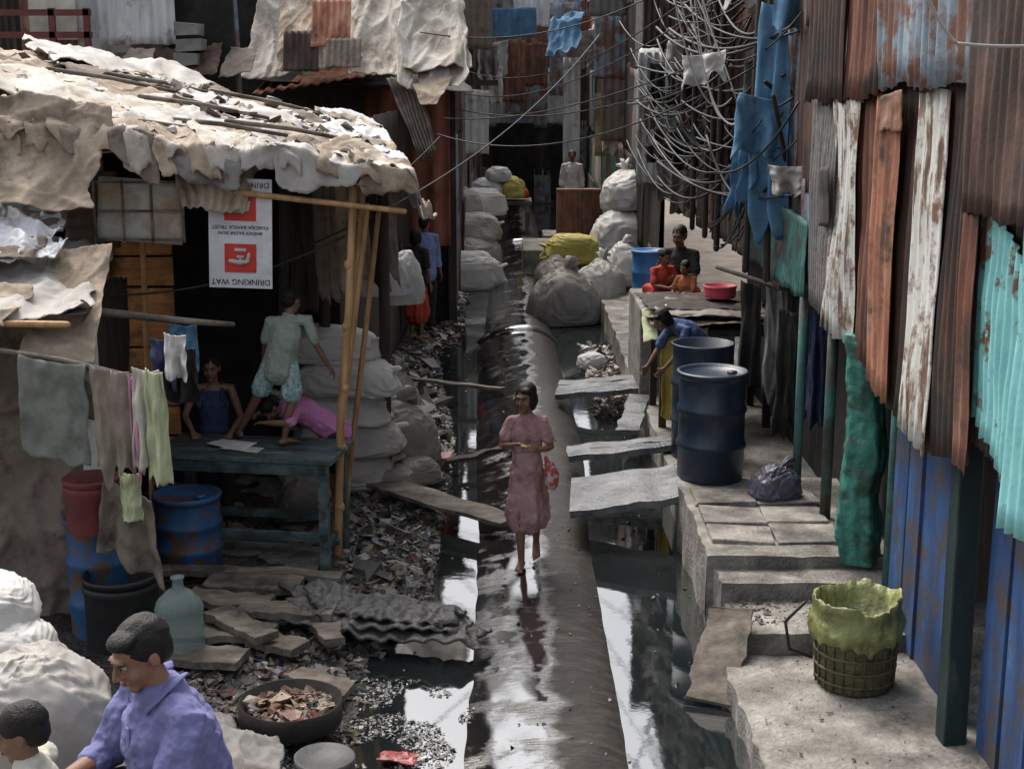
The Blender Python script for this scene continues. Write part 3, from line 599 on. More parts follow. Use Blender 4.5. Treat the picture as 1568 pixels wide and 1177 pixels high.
# sign
sg=E('drinking_water_sign',(-1.89,9.9,2.55))
def sgn(n,bb,m): return bb.obj(n,m,sg,smooth=False,local=True)
b=B(); b.box((0,0,0),(.44,.012,.76)); sgn('board',b,mat('sign_white',(.58,.58,.6),5,rough=.5,bump=.05,dirt=(.42,.4,.37),dpos=(.55,.8)))
b=B()
for z in(-.17,.19): b.box((-.0,-.009,z),(.22,.006,.2))
sgn('red_square',b,solid('sign_red',(.5,.04,.03),.5,.0))
b=B()
for z in(-.17,.19):
    b.tube([(-.07,-.015,z-.02),(0,-.015,z-.03),(.05,-.015,z-.02),(.06,-.015,z+.03)],[.014,.018,.016,.012],8); b.box((0,-.016,z+.012),(.05,.006,.015)); b.box((0,-.016,z-.01),(.014,.006,.04)); b.box((0,-.015,z+.06),(.08,.006,.02))
sgn('tap_symbol',b,whitec)
def text(t,z,s,x=0):
    c=bpy.data.curves.new('lettering','FONT'); c.body=t; c.size=s; c.align_x='CENTER'; c.align_y='CENTER'; c.extrude=.001
    c.materials.append(black); o=bpy.data.objects.new('lettering',c); put(o,sg,True)
    o.matrix_local=Matrix.Translation((x,-.009,z))@Matrix.Rotation(math.pi,4,'Y')@Matrix.Rotation(math.pi/2,4,'X')
text('DRINKING WAT',-.335,.056); text('KHADIJA BAWLA TRUST',.045,.036); text('BHENDI BAZAR SION',.005,.032); text('DRINKING WAT',.34,.055)
sg.rotation_euler=(0,.03,0)
# near left shack
nl=E('sackcloth_shack',(-3.3,8.9,0))
sheet('sackcloth_wall',(-4.2,8.7,.0),(-2.72,8.9,.05),(-2.78,8.9,2.2),(-4.2,8.7,2.3),brown,nl,amp=.18,fs=2.2,folds=.02,nf=3.3,nu=80,nv=80)
sheet('sackcloth_side',(-2.76,8.9,.0),(-2.9,10.6,.05),(-2.9,10.6,2.2),(-2.76,8.9,2.2),dkwood,nl,amp=.05)
sheet('roof',(-4.3,8.2,2.25),(-2.5,8.4,2.2),(-2.8,10.0,2.45),(-4.3,10,2.6),greyc,nl,amp=.08,fs=2,rag=.05)
for k,c in enumerate([((-4.1,8.1,2.28),(-2.5,8.25,2.22),(-2.7,9.2,2.45),(-4.1,9.2,2.5),sackg),((-3.9,8.05,2.2),(-2.9,8.1,2.15),(-2.9,8.6,2.38),(-3.9,8.6,2.4),tan),((-2.9,8.2,1.95),(-2.5,8.3,1.9),(-2.6,9.2,2.5),(-3.0,9.2,2.5),tan),((-3.9,8.8,2.45),(-3,8.9,2.5),(-3,9.6,2.7),(-3.9,9.6,2.75),brown)]):
    sheet('roof_cover',*c[:4],c[4],nl,amp=.1,fs=2.8,rag=.08,nu=60,nv=50)
sheet('white_plastic_bag',(-3.9,8.8,2.55),(-2.85,9.0,2.5),(-3.0,9.5,2.75),(-3.9,9.6,2.9),whitep,nl,amp=.17,fs=3.2,rag=.1,nu=80,nv=70)
b=B(); b.tube([(-4.2,8.1,2.2),(-3.3,8.15,2.22),(-2.6,8.2,2.2)],[.025,.022,.02],10); b.obj('roof_bamboo',bamboo,nl)
corr('metal_strip',(-2.73,8.75,.9),(.14,0,0),(0,0,1.3),gal,nl,pitch=.3)
b=B(); b.box((-3.8,8.0,2.12),(1.2,.3,.03),ry=.03); b.obj('roof_board',wood,nl,smooth=False)
b=B(); b.tube([(-2.75,9.3,2.1),(-2.2,9.5,2.0),(-1.9,9.55,1.97)],[.03,.025,.018],8); b.obj('wooden_branch',wood)
cloth('blue_shirt',(-2.3,9.42,2.0),(-2.12,9.45,1.99),.33,bluec,None,2,.02)
cl=E('clothes_line',(-2.5,8.1,2))
b=B(); b.tube([(-3.2,8.1,2.1),(-2.6,8.05,2.02),(-2.05,8.0,1.9)],[.017,.016,.014],8); b.obj('pole',wood,cl)
cloth('grey_towel',(-2.85,8.02,2.06),(-2.45,8.02,2.0),.6,greenc,cl,1,.015)
cloth('grey_towel_back',(-2.83,8.1,2.05),(-2.43,8.1,2.0),.35,greenc,cl,1,.015)
cloth('khaki_trousers',(-2.42,8.0,2.0),(-2.2,8.0,1.96),.62,khaki,cl,2,.03,.15)
cloth('pink_blouse',(-2.2,7.98,1.95),(-2.13,7.98,1.93),.55,pinkc,cl,1,.03,.2)
cloth('pale_shirt',(-2.17,7.95,2.0),(-2.02,7.95,1.98),.6,palec,cl,2,.03,.05,.3)
cloth('lime_cloth',(-2.08,7.9,2.0),(-1.98,7.9,1.98),.66,limec,cl,1,.03,.05,.4)
cloth('checked_shirt',(-2.1,8.4,2.05),(-1.9,8.4,2.02),.35,dark,cl,2,.04,.1,.2)
cloth('white_vest',(-2.06,8.3,2.14),(-1.93,8.3,2.12),.28,whitec,cl,1,.04)
cloth('navy_cloth',(-2.15,8.35,2.1),(-2.0,8.35,2.08),.3,navy,cl,1,.04)
cloth('lime_rag',(-2.32,8.1,1.35),(-2.2,8.1,1.33),.3,limec,cl,1,.03)
cloth('brown_rag',(-2.42,8.15,1.3),(-2.15,8.15,1.15),.5,brown,cl,2,.05,.1,.5)
# ------------------------------------------------------------------ containers
def barrel(name,c,r,h,m,ribs=(.33,.66),lidm=None,parent=None,openr=False):
    e=E(name,c); b=B(); pr=[(r*.93,0),(r*.97,.02)]
    for t in ribs: pr+= [(r*.97,h*t-.03),(r*1.02,h*t-.015),(r*1.02,h*t+.015),(r*.97,h*t+.03)]
    pr+=[(r*.97,h-.06),(r*.99,h-.03)]
    if openr: pr+=[(r*1.03,h-.02),(r*1.03,h),(r*.95,h),(r*.93,h*.3),(.001,h*.3)]
    else: pr+=[(r*1.04,h-.03),(r*1.05,h),(r*1.0,h+.012),(r*.93,h),(r*.9,h-.015),(.001,h-.01)]
    b.lathe(c,pr,40,wob=.025); b.obj('shell',m,e)
    if not openr:
        b=B(); b.tube([V(c)+V((r*.5,-.1,h)),V(c)+V((r*.5,-.1,h+.02))],[.04,.04],12,round=False); b.obj('bung',m,e)
    return e
barrel('plastic_drum',(1.58,10.95,.5),.27,.86,dkblue)
barrel('plastic_drum',(1.68,12.3,.32),.27,1.02,dkblue,openr=True)
barrel('plastic_drum',(1.97,20.2,.32),.26,.9,midblue)
barrel('blue_oil_drum',(-2.33,9.8,.15),.235,.55,blued,(.3,.62))
barrel('blue_oil_drum',(-2.62,8.6,.1),.2,.8,blued)
barrel('red_bucket',(-2.55,8.3,.92),.165,.33,redp,(.8,),openr=True)
barrel('black_bucket',(-2.42,8.35,.12),.23,.5,solid('black_plastic',(.02,.02,.02),.5),(.85,),openr=True)
b=B(); b.lathe((-2.02,8.15,.15),[(.001,0),(.13,0),(.145,.02),(.14,.06),(.148,.1),(.14,.14),(.148,.2),(.14,.26),(.148,.32),(.13,.37),(.07,.43),(.035,.45),(.032,.5),(.04,.505),(.04,.52),(.001,.52)],32); b.obj('water_jug',jugm)
b=B(); b.lathe((-1.22,7.3,.14),[(.001,.02),(.25,.02),(.275,.12),(.285,.12),(.285,.0),(.26,-.02),(.001,-.02)],40,wob=.03); e=E('metal_pan',(-1.22,7.3,.14)); b.obj('pan',black,e)
b=B()
def pr():
    a=R.uniform(0,6.3);r=.23*math.sqrt(R.random()); return -1.22+r*math.cos(a),7.3+r*math.sin(a),.19+.04*R.random()
debris(b,300,pr,(.02,.06),[(.22,.09,.05),(.3,.16,.1),(.15,.07,.045),(.36,.28,.2),(.25,.23,.21)]); b.obj('scraps',junk,e,smooth=False)
b=B(); b.lathe((-.98,6.85,.1),[(.001,.03),(.13,.03),(.15,.05),(.16,.05),(.16,0),(.001,0)],32,wob=.05); b.obj('tin_lid',mat('dull_tin',(.08,.08,.08),5,rough=.5,dirt=(.04,.036,.032)))
# basket with liner
bk=E('lined_basket',(1.98,7.7,.18)); bm_=mat('basket_weave',[(.3,(.04,.036,.02)),(.6,(.11,.097,.05)),(.8,(.2,.17,.09))],9,(1,1,3),rough=.6,bump=.9,bscale=60)
b=B(); b.lathe((1.98,7.7,.18),[(.001,0),(.205,0),(.215,.02),(.225,.2),(.232,.38),(.24,.4),(.225,.4),(.2,.1),(.001,.08)],40,wob=.03)
for z,r in((.06,.222),(.14,.228),(.22,.232),(.36,.24)): b.tube([V((1.98+r*math.cos(a/32*6.283),7.7+r*math.sin(a/32*6.283),.18+z)) for a in range(33)],[.009]*33,6,round=False)
for a in range(24):
    t=a/24*6.283; b.tube([(1.98+.222*math.cos(t),7.7+.222*math.sin(t),.2),(1.98+.238*math.cos(t),7.7+.238*math.sin(t),.56)],[.006,.006],5,round=False)
b.obj('basket_body',bm_,bk)
b=B(); c=V((1.98,7.7,.18))
RP=[.246,.262,.27,.262,.245,.25,.235,.2,.12];ZP=[.30,.32,.36,.40,.45,.53,.54,.42,.32]
def lf(u,v):
    th=u*2*math.pi; i=int(round(v*16)); a,bq=i//2,(i+1)//2; r=(RP[a]+RP[bq])/2; z=(ZP[a]+ZP[bq])/2
    cs,sn=math.cos(th),math.sin(th)
    r*=1+.06*noise.noise(V((cs*2,sn*2,v*3)))+.03*rid(V((cs*6,sn*6,v*2)))
    z+=.05*noise.noise(V((cs*1.5,sn*1.5,4)))+(.05*noise.noise(V((cs*5,sn*5,9))) if v<.3 else .02*noise.noise(V((cs*6,sn*6,v*3))))
    return c+V((r*cs,r*sn,z))
b.grid(lf,96,16); b.obj('liner',mat('green_liner',[(.3,(.11,.12,.04)),(.55,(.2,.215,.07)),(.75,(.34,.35,.18))],7,rough=.35,bump=.8,bscale=18,bdist=.02,spec=.5,dirt=(.08,.08,.035),dscale=6,dpos=(.5,.65)),bk,disp=.012,dsc=.04)
b=B(); b.tube([(1.72,7.9,.6),(1.6,7.85,.5),(1.62,7.8,.35),(1.75,7.8,.3)],[.01]*4,8); b.obj('handle',wirem,bk)
# sacks
sack('grain_sack',(.78,21.2,.34),(.95,.8,.95),sackd,.3); sack('grain_sack',(1.35,22,.42),(.8,.7,.9),sackg,1)
sack('grain_sack',(.75,22.6,.38),(.8,.7,.85),sackd,2,knot=False); sack('grain_sack',(1.8,22.6,.66),(.7,.6,.75),sackw)
sack('yellow_sack',(1.08,25,.65),(1.05,.7,.6),sacky,.1,knot=False)
sack('grain_sack',(2.0,25.2,.92),(1.15,.9,.85),sackw,.4); sack('grain_sack',(2.05,25.6,1.62),(1.05,.85,.8),sackw,1.4)
sack('white_sack',(-.76,25,.25),(1.2,.8,.75),sackw,.1,knot=False); sack('grain_sack',(-.75,26.8,.85),(1.05,.8,.6),sackg,knot=False); sack('grain_sack',(-.6,27.6,1.25),(.9,.8,.6),sackw,.5,knot=False);sack('grain_sack',(-.72,26.5,.4),(1.1,.8,.65),sackg,.9,knot=False); sack('grain_sack',(-.95,27.3,1.3),(.7,.7,.6),sackg,.5,knot=False)
for i,(x,y,z,dx,dz,m_) in enumerate([(-1.5,12,.3,.98,.42,sackg),(-1.42,12,.58,.9,.38,sackg),(-1.55,12,.86,.94,.38,sackw),(-1.43,11.9,1.12,.84,.38,sackw),(-1.54,11.95,1.37,.8,.34,sackw)]): sack('stacked_sack',(x,y,z),(dx,.6,dz),m_,R.uniform(-.2,.2),knot=False,lean=R.uniform(-.08,.08))
sack('grain_sack',(-1.04,12.5,.44),(.7,.55,.62),sackd,.3); sack('small_bag',(-1.1,11.95,.2),(.48,.34,.24),sackd,.1,knot=False); sack('small_bag',(-.85,12.2,.19),(.42,.32,.26),sackd,.7,knot=False); sack('grain_sack',(-1.2,13.6,.42),(.65,.5,.75),sackd,1)
sack('plastic_bag',(1.98,10.3,.62),(.34,.3,.3),mat('violet_bag',(.08,.075,.1),6,rough=.3,bump=.6,bscale=14,bdist=.02),.3,cz=1.6)
sack('hanging_white_bag',(-1.32,14,1.7),(.6,.3,.55),whitep,.1,knot=False); sack('hanging_white_bag',(-1.1,14.1,1.62),(.4,.3,.6),sackw,.4,knot=False)
sack('bin_bag',(1.0,17.5,.15),(.35,.3,.2),sackw,.3,knot=False)
sack('leaf_bag',(-1.62,10.95,.3),(.5,.35,.35),sackd,.3,knot=False)
for x,y,z,dx,dy,dz,m_ in [(-1.8,5.0,1.2,.56,.5,.6,sackg),(-2.08,5.3,1.56,.38,.4,.24,sackw),(-2.0,5.2,1.42,.42,.4,.26,sackw),(-1.4,5.05,1.0,.5,.4,.26,greyc)]: sack('bulky_sack',(x,y,z),(dx,dy,dz),m_,R.random(),knot=False,cz=1.1)
sack('white_sack',(-1.36,6.3,.18),(.42,.5,.3),sackg,.4,knot=False); sack('small_bag',(-1.62,7.0,.2),(.3,.3,.18),sackd,.4,knot=False)
sheet('dust_sheet',(-1.5,6.1,.42),(-1.1,6.0,.3),(-1.15,6.6,.3),(-1.5,6.7,.42),greyc,None,amp=.1,fs=5,rag=.1)
b=B(); b.box((-1.7,4.2,.4),(1.9,1.5,1.3)); b.obj('masonry_platform',conc,bevel=.02,smooth=False)
b=B(); b.box((1.27,27,1.1),(.85,.6,.95)); b.box((1.27,26.7,1.57),(.9,.04,.06)); b.box((1.27,26.68,1.1),(.06,.03,.9)); b.obj('rusty_bin',rust,smooth=False,bevel=.02)
b=B(); b.box((1.3,26.5,.3),(2.2,2,.6)); b.obj('raised_ledge',conc,bevel=.02,smooth=False)
hc=E('hand_cart',(-.3,33,.8)); b=B(); b.box((-.3,33,.85),(1.5,1.2,.08)); b.box((-.95,32.4,.4),(.1,.1,.8)); b.box((.35,32.4,.4),(.1,.1,.8)); b.obj('cart_bed',wood,hc,smooth=False)
for x,z,m_,d in[(-.55,1.15,whitep,(.8,.6,.5)),(-.0,1.15,sacky,(.6,.6,.55)),(.2,1.05,redc,(.35,.4,.3)),(-.3,1.45,sackw,(.6,.5,.4))]: sack('cart_load',(x,32.8,z),d,m_,parent=hc,knot=False)
# stall
mt=E('mat_covered_stall',(1.85,13.8,1.3)); b=B(); b.box((1.95,13.8,1.26),(1.15,1.2,.06))
for x in(1.45,2.45):
    for y in(13.35,14.3): b.box((x,y,.77),(.07,.07,.95))
b.obj('stall_frame',dkwood,mt,smooth=False)
for k in range(6):
    z=1.32+.025*k; x0=1.32+R.uniform(-.05,.15); x1=2.5+R.uniform(-.1,.1); y0=13.2+R.uniform(-.05,.3)
    sheet('mat_layer',(x0,y0,z),(x1,y0-.1,z),(x1,14.4,z+.03),(x0,14.4,z+.03),R.choice([greyc,dkwood,brown,sackd,brown]),mt,amp=.05,fs=3,rag=.07)
sheet('green_rag',(1.25,13.2,1.15),(1.45,13.2,1.2),(1.5,13.6,1.46),(1.25,13.6,1.42),limec,mt,amp=.05)
barrel('pink_tub',(2.05,13.9,1.5),.16,.12,solid('pink_plastic',(.5,.07,.1),.4),(),openr=True)
cloth('yellow_sari',(1.42,13.25,1.32),(1.85,13.2,1.32),.9,yelc,None,3,.05)
for i,(x,m_) in enumerate([(2.05,dark),(2.2,greyc),(2.32,dark),(2.42,navy),(2.1,black)]): cloth('hanging_garment',(x,12.6-.4*i,1.85),(x+.16,12.5-.4*i,1.83),.9+.1*R.random(),m_,None,2,.03,.1,.2)
b=B(); b.tube([(1.9,13.1,1.9),(2.5,11,1.88)],[.02,.02],8); b.obj('hanging_rail',dkwood)
cloth('blue_sheet',(1.98,11.6,4.2),(2.14,11.4,4.15),1.75,bluec,None,2,.05,.1,.7)
cloth('blue_sheet',(1.82,11.75,3.15),(1.95,11.6,3.3),.6,bluec,None,2,.05,.2,.5)
cloth('white_rag',(1.5,12.8,3.8),(1.85,12.6,3.85),.25,whitec,None,2,.05,.3)
for k in range(20):
    y=R.uniform(11,21); z=R.uniform(2.5,5.0); x=2.1-R.random()*.35; w=R.uniform(.2,.5)
    cloth('rag',(x,y,z),(x+w,y-.1,z+R.uniform(-.1,.1)),R.uniform(.2,.6),R.choice([dark,greyc,brown,sackg,dark,dark,bluec,rust_dk]),None,2,.06,.12,R.uniform(-.3,.3))
for k in range(8):
    y=R.uniform(28,40); z=R.uniform(3,6); x=R.choice([-.9,1.5])+R.uniform(-.1,.3)
    cloth('far_rag',(x,y,z),(x+R.uniform(.4,.9),y,z+.1),R.uniform(.4,1.0),R.choice([bluec,cream,greyc,brown,whitec]),None,2,.08,.12)
b=B()
for k in range(14):
    y=R.uniform(10.8,20); z=R.uniform(2.5,4.5); b.tube([(2.2,y,z),(2.2-R.uniform(.2,.5),y+R.uniform(-.6,.6),z+R.uniform(-.2,.6))],[.02,.018],7)
for k in range(8):
    y=R.uniform(11,20); b.tube([(2.1-R.random()*.15,y,2.0),(2.1-R.random()*.15,y,5)],[.03,.03],8)
b.obj('struts',dkwood)
b=B()
for i in range(85):
    y=R.uniform(10.5,17); z=R.uniform(2.7,4.7); wire(b,(2.12,y,z),(2.05-R.random()*.55,y+R.uniform(.5,5),z+R.uniform(-.6,.5)),R.uniform(.05,.5),R.choice([.007,.01,.014]))
for i in range(14):
    p=V((1.95,13.0,2.2)); wire(b,(2.1,12+R.random(),R.uniform(2.6,3.4)),p+V((R.uniform(-.15,.15),R.uniform(-.5,.5),R.uniform(-.2,.2))),R.uniform(.0,.3),.008)
for p,q,s_ in [((2.0,12,3.7),(-.9,17.5,2.95),.35),((2.0,12.5,3.9),(-.9,19,3.1),.2),((-.9,18,2.9),(-2.6,11.5,2.2),.3),((1.2,20,4.2),(-1.5,10.5,2.4),.3),((2,14,4.4),(-.9,24,3.4),.4),((1.9,11,3.3),(2.1,16,4.0),.5),((-1.2,10.2,2.5),(-2.9,9.7,2.15),.12),((2.1,16,4.6),(-.95,26,3.8),.5),((2.1,17,3.6),(-.9,21,3.2),.25),((2.1,19,4.8),(-1.2,19,4.2),.3)]: wire(b,p,q,s_,.008,24)
b.obj('electrical_cables',wirem)
b=B()
for i in range(7):
    y=R.uniform(12.5,15); wire(b,(1.3+R.random()*.4,y,4.3+R.random()*.4),(1.9,y-1+R.random(),3.2+R.random()*.8),R.uniform(-.2,.5),.008)
wire(b,(1.4,5,3.9),(1.52,5,3.72),.02,.006); wire(b,(1.52,5,3.72),(1.9,5,3.72),.01,.006)
b.obj('grey_cables',wireg)
# ------------------------------------------------------------------ table
tb=E('wooden_table',(-1.9,10.05,0)); TR=-.16
def TL(x,y,z):
    c,s=math.cos(TR),math.sin(TR); return (-1.9+x*c-y*s,10.12+x*s+y*c,z)
b=B()
for i in range(4): b.box(TL(0,-.24+.16*i,.95),(1.36,.153,.035),rz=TR,j=.005)
for x in(-.6,.6):
    for y in(-.24,.24): b.box(TL(x,y,.52),(.07,.07,.84),rz=TR)
for y in(-.26,.26): b.box(TL(0,y,.88),(1.28,.03,.09),rz=TR); b.box(TL(0,y,.38),(1.28,.03,.07),rz=TR)
for x in(-.6,.6): b.box(TL(x,0,.3),(.03,.5,.07),rz=TR)
b.box(TL(0,-.02,.27),(1.28,.06,.04),rz=TR)
b.obj('table_frame',woodteal,tb,smooth=False,bevel=.005)
nb=E('notebook',TL(-.12,-.1,.98))
sheet('pages',TL(-.34,-.06,.985),TL(-.02,-.2,.985),TL(.04,-.02,1.0),TL(-.26,.08,.99),whitec,nb,amp=.02,fs=6,rag=.01,nu=12,nv=8)
sheet('loose_page',TL(-.2,-.16,.98),TL(.1,-.22,.98),TL(.12,-.1,.985),TL(-.15,-.05,.985),palec,nb,amp=.01,fs=6,rag=.01,nu=12,nv=8)
# ------------------------------------------------------------------ people
def hand(b,w,d,n,s,thumb=1,curl=.5):
    w=V(w); d=V(d).normalized(); n=V(n); n=(n-d*n.dot(d)).normalized(); sd=d.cross(n)
    b.tube([w-d*.01*s,w+d*.03*s,w+d*.085*s],[(.024*s,.02*s),(.036*s,.017*s),(.038*s,.014*s)],10,side=sd)
    for k,(o,l) in enumerate([(-.029,.058),(-.010,.072),(.010,.077),(.029,.068)]):
        p=w+d*.085*s+sd*(o*s*thumb); a=curl*.5; q=p+(d*math.cos(a)+n*math.sin(a))*l*.45*s; a2=curl*1.5
        r=q+(d*math.cos(a2)+n*math.sin(a2))*l*.32*s; a3=curl*2.2; t=r+(d*math.cos(a3)+n*math.sin(a3))*l*.25*s
        b.tube([p-d*.01*s,q,r,t],[.0095*s,.009*s,.008*s,.007*s],7)
    p=w+d*.025*s+sd*(.03*s*thumb); q=p+(d*.75+sd*thumb*.6+n*.3).normalized()*.04*s; t=q+(d*.9+n*.5).normalized()*.03*s
    b.tube([p-sd*thumb*.01*s,q,t],[.012*s,.0105*s,.009*s],7)
def headb(b,c,M,k):
    c=V(c); P=lambda x,y,z:c+M@V((x*k,y*k,z*k))
    S=lambda *r:tuple(t*k for t in r)
    b.blob(P(0,.012,.03),S(.072,.092,.088),M,20,14); b.blob(P(0,-.02,-.028),S(.057,.068,.083),M,18,12)
    b.blob(P(0,-.066,-.09),S(.024,.021,.02),M); b.blob(P(.034,-.058,-.03),S(.025,.023,.028),M); b.blob(P(-.034,-.058,-.03),S(.025,.023,.028),M)
    b.tube([P(0,-.086,.02),P(0,-.1,-.005),P(0,-.11,-.026)],S(.007,.009,.012),8); b.blob(P(.013,-.098,-.03),S(.009,.009,.007),M,8,6); b.blob(P(-.013,-.098,-.03),S(.009,.009,.007),M,8,6)
    b.blob(P(0,-.078,.03),S(.048,.016,.009),M)
    b.blob(P(0,-.085,-.058),S(.022,.011,.011),M)
    for x in(-1,1): b.blob(P(x*.075,.012,-.008),S(.009,.019,.029),M,10,8)
def facebits(root,c,M,k,hairkind,hm=None):
    c=V(c); P=lambda x,y,z:c+M@V((x*k,y*k,z*k)); S=lambda *r:tuple(t*k for t in r)
    b=B()
    for x in(-.03,.03):
        b.blob(P(x,-.0785,.008),S(.0125,.011,.0052),M,12,8,mi=0); b.blob(P(x,-.0885,.0078),S(.0052,.003,.005),M,10,8,mi=1)
        b.tube([P(x-.018,-.084,.026),P(x,-.092,.031),P(x+.018,-.084,.027)],S(.002,.0034,.002),6,mi=1)
        b.tube([P(x-.014,-.083,.0105),P(x,-.0895,.0138),P(x+.014,-.083,.0105)],S(.002,.0024,.002),6,mi=1)
    b.blob(P(0,-.0945,-.0525),S(.018,.006,.0035),M,12,8,mi=2); b.blob(P(0,-.0935,-.0605),S(.016,.006,.0045),M,12,8,mi=2)
    b.obj('face',[eyew,eyeb,lip],root,local=True)
    b=B(); sd=R.random()*9
    fn=lambda p:p*(1+.05*noise.noise(p*3+V((sd,0,0)))+.02*noise.noise(V((p.x*16,p.y*5,p.z*5))))
    b.blob(P(0,.024,.041),S(.079,.098,.083),M,36,28,fn=fn)
    b.blob(P(0,.055,-.0),S(.068,.058,.073),M,24,20,fn=fn)
    if hairkind=='girl':
        b.blob(P(0,.06,-.03),S(.078,.06,.1),M,20,16,fn=fn); b.blob(P(.062,.01,-.02),S(.026,.05,.08),M,16,12,fn=fn); b.blob(P(-.062,.01,-.02),S(.026,.05,.08),M,16,12,fn=fn); b.blob(P(.03,-.05,.075),S(.04,.035,.025),M,16,12,fn=fn)
    if hairkind=='man':
        b.blob(P(.02,-.04,.09),S(.056,.05,.028),M,24,18,fn=fn); b.blob(P(.054,.02,.035),S(.026,.06,.05),M,20,14,fn=fn); b.blob(P(-.054,.02,.035),S(.026,.06,.05),M,20,14,fn=fn)
    b.obj('hair',hm or hair,root,local=True,remesh=.004*k+.001,sm=2,disp=.002,dsc=.01)
def stand(h):
    s=h/1.7; J={}
    J.update(pel=(0,0,.93*s),chest=(0,0,1.24*s),neck=(0,0,1.43*s),head=(0,-.02*s,1.58*s))
    for k,x in(('l',-1),('r',1)):
        J['sh'+k]=(x*.165*s,0,1.38*s); J['el'+k]=(x*.22*s,.02*s,1.1*s); J['wr'+k]=(x*.23*s,-.04*s,.87*s)
        J['hp'+k]=(x*.085*s,0,.9*s); J['kn'+k]=(x*.09*s,-.02*s,.49*s); J['an'+k]=(x*.09*s,.02*s,.08*s); J['fd'+k]=(x*.15,-1,0); J['hd'+k]=None; J['hn'+k]=(-x,0,0)
    return J
def person(name,loc,rz,h,J,wear,sk=skin,hk=1,hrot=(0,0,0),hairk='boy',vox=.007,thin=.9,curl=.5,shoe=None):
    s=h/1.7; root=E(name,loc,rz); J={k:(V(v) if v is not None and not isinstance(v,str) else v) for k,v in J.items()}
    side=(J['shr']-J['shl']).normalized(); t=thin
    pel,ch,nk,hd=J['pel'],J['chest'],J['neck'],J['head']
    b=B(); sp=(ch-pel).normalized(); L=lambda a,c,u:a.lerp(c,u)
    f=lambda *r:tuple(x*s*t for x in r)
    b.tube([pel-sp*.07*s,pel,L(pel,ch,.45),ch,L(ch,nk,.55),nk],[f(.14,.1),f(.15,.11),f(.12,.09),f(.148,.105),f(.12,.08),f(.065,.055)],16,side=side)
    b.tube([L(ch,nk,.6),nk,L(nk,hd,.6)],[.065*s*t,.052*s,.05*s],12)
    for k,x in(('l',-1),('r',1)):
        sh,el,wr=J['sh'+k],J['el'+k],J['wr'+k]
        b.tube([L(nk,sh,.45)-V((0,0,.02*s)),sh,L(sh,el,.45),el,L(el,wr,.35),wr],[.048*s*t,.05*s*t,.045*s*t,.037*s*t,.037*s*t,.025*s*t],12)
        d=J['hd'+k] if J.get('hd'+k) is not None else (wr-el)
        hand(b,wr,d,J['hn'+k],s*1.0,-x,curl)
        hp,kn,an=J['hp'+k],J['kn'+k],J['an'+k]
        fd=J['fd'+k].normalized()
        b.tube([hp,L(hp,kn,.4),kn,L(kn,an,.3)-fd*.015*s,an],[.088*s*t,.08*s*t,.055*s*t,.054*s*t,.034*s*t],12)
        sd2=fd.cross(V((0,0,1)))
        b.tube([an-fd*.045*s-V((0,0,.045*s)),an-V((0,0,.04*s))+fd*.03*s,an+fd*.12*s-V((0,0,.055*s))],[(.03*s,.03*s),(.036*s,.032*s),(.042*s,.018*s)],10,side=sd2)
        b.tube([an,an-V((0,0,.045*s))],[.034*s*t,.036*s],8)
        for q in range(5):
            o=(-.032+.016*q)*s*x; p=an+fd*(.13-.006*q)*s+sd2*(-o)-V((0,0,.06*s)); b.tube([p,p+fd*(.032-.003*q)*s],[.011*s,.009*s],6)
    M=Matrix.Rotation(hrot[2],3,'Z')@Matrix.Rotation(hrot[1],3,'Y')@Matrix.Rotation(hrot[0],3,'X')
    kk=s*hk; headb(b,hd,M,kk)
    b.obj('body',sk,root,local=True,remesh=vox,sm=2)
    facebits(root,hd,M,kk,hairk)
    for w in wear:
        kind,m=w[0],w[1]; b=B()
        if kind=='shirt':
            sl,drop=w[2],w[3]
            b.tube([pel-sp*drop*s,pel,L(pel,ch,.45),ch,L(ch,nk,.5),L(ch,nk,.85)],[f(.2,.165),f(.192,.15),f(.172,.14),f(.182,.142),f(.16,.118),f(.09,.085)],32,side=side,folds=(6,[.07,.06,.04,.02,0,0]))
            for k in'lr':
                sh,el,wr=J['sh'+k],J['el'+k],J['wr'+k]
                pts=[L(nk,sh,.5)-V((0,0,.02*s)),sh]; rd=[.064*s*t,.07*s*t]
                if sl<=1: pts+=[L(sh,el,sl*.6),L(sh,el,sl)]; rd+=[.064*s*t,.068*s*t]
                else: pts+=[L(sh,el,.5),el,L(el,wr,(sl-1)*.5),L(el,wr,sl-1)]; rd+=[.066*s*t,.058*s*t,.054*s*t,.05*s*t]
                b.tube(pts,rd,14,folds=(5,[.0]+[.06]*(len(pts)-1)))
        if kind=='vest':
            b.tube([pel-sp*.05*s,pel,L(pel,ch,.45),ch,L(ch,nk,.35)],[f(.17,.13),f(.17,.125),f(.145,.115),f(.165,.12),f(.14,.1)],20,side=side)
            for x in(-1,1): b.tube([L(ch,nk,.3)+side*.09*s*x+V((0,-.085*s,0)),L(nk,J['sh'+('l' if x<0 else 'r')],.5)+V((0,0,.035*s)),L(ch,nk,.3)+side*.09*s*x+V((0,.085*s,0))],[.016*s]*3,8)
        if kind=='dress':
            hem=V((pel.x,pel.y,w[2]))
            b.tube([hem,L(hem,pel,.4),L(hem,pel,.75),pel,L(pel,ch,.4),ch,L(ch,nk,.5),L(ch,nk,.88)],[f(.225,.2),f(.205,.175),f(.185,.15),f(.165,.135),f(.145,.118),f(.158,.124),f(.14,.1),f(.085,.078)],40,side=side,folds=(5,[.11,.09,.06,.03,.02,.0,0,0]))
            for k in'lr':
                sh,el=J['sh'+k],J['el'+k]; b.tube([L(nk,sh,.5)-V((0,0,.02*s)),sh,L(sh,el,.35),L(sh,el,.62)],[.056*s*t,.06*s*t,.06*s*t,.068*s*t],14,folds=(5,[0,.04,.08,.12]))
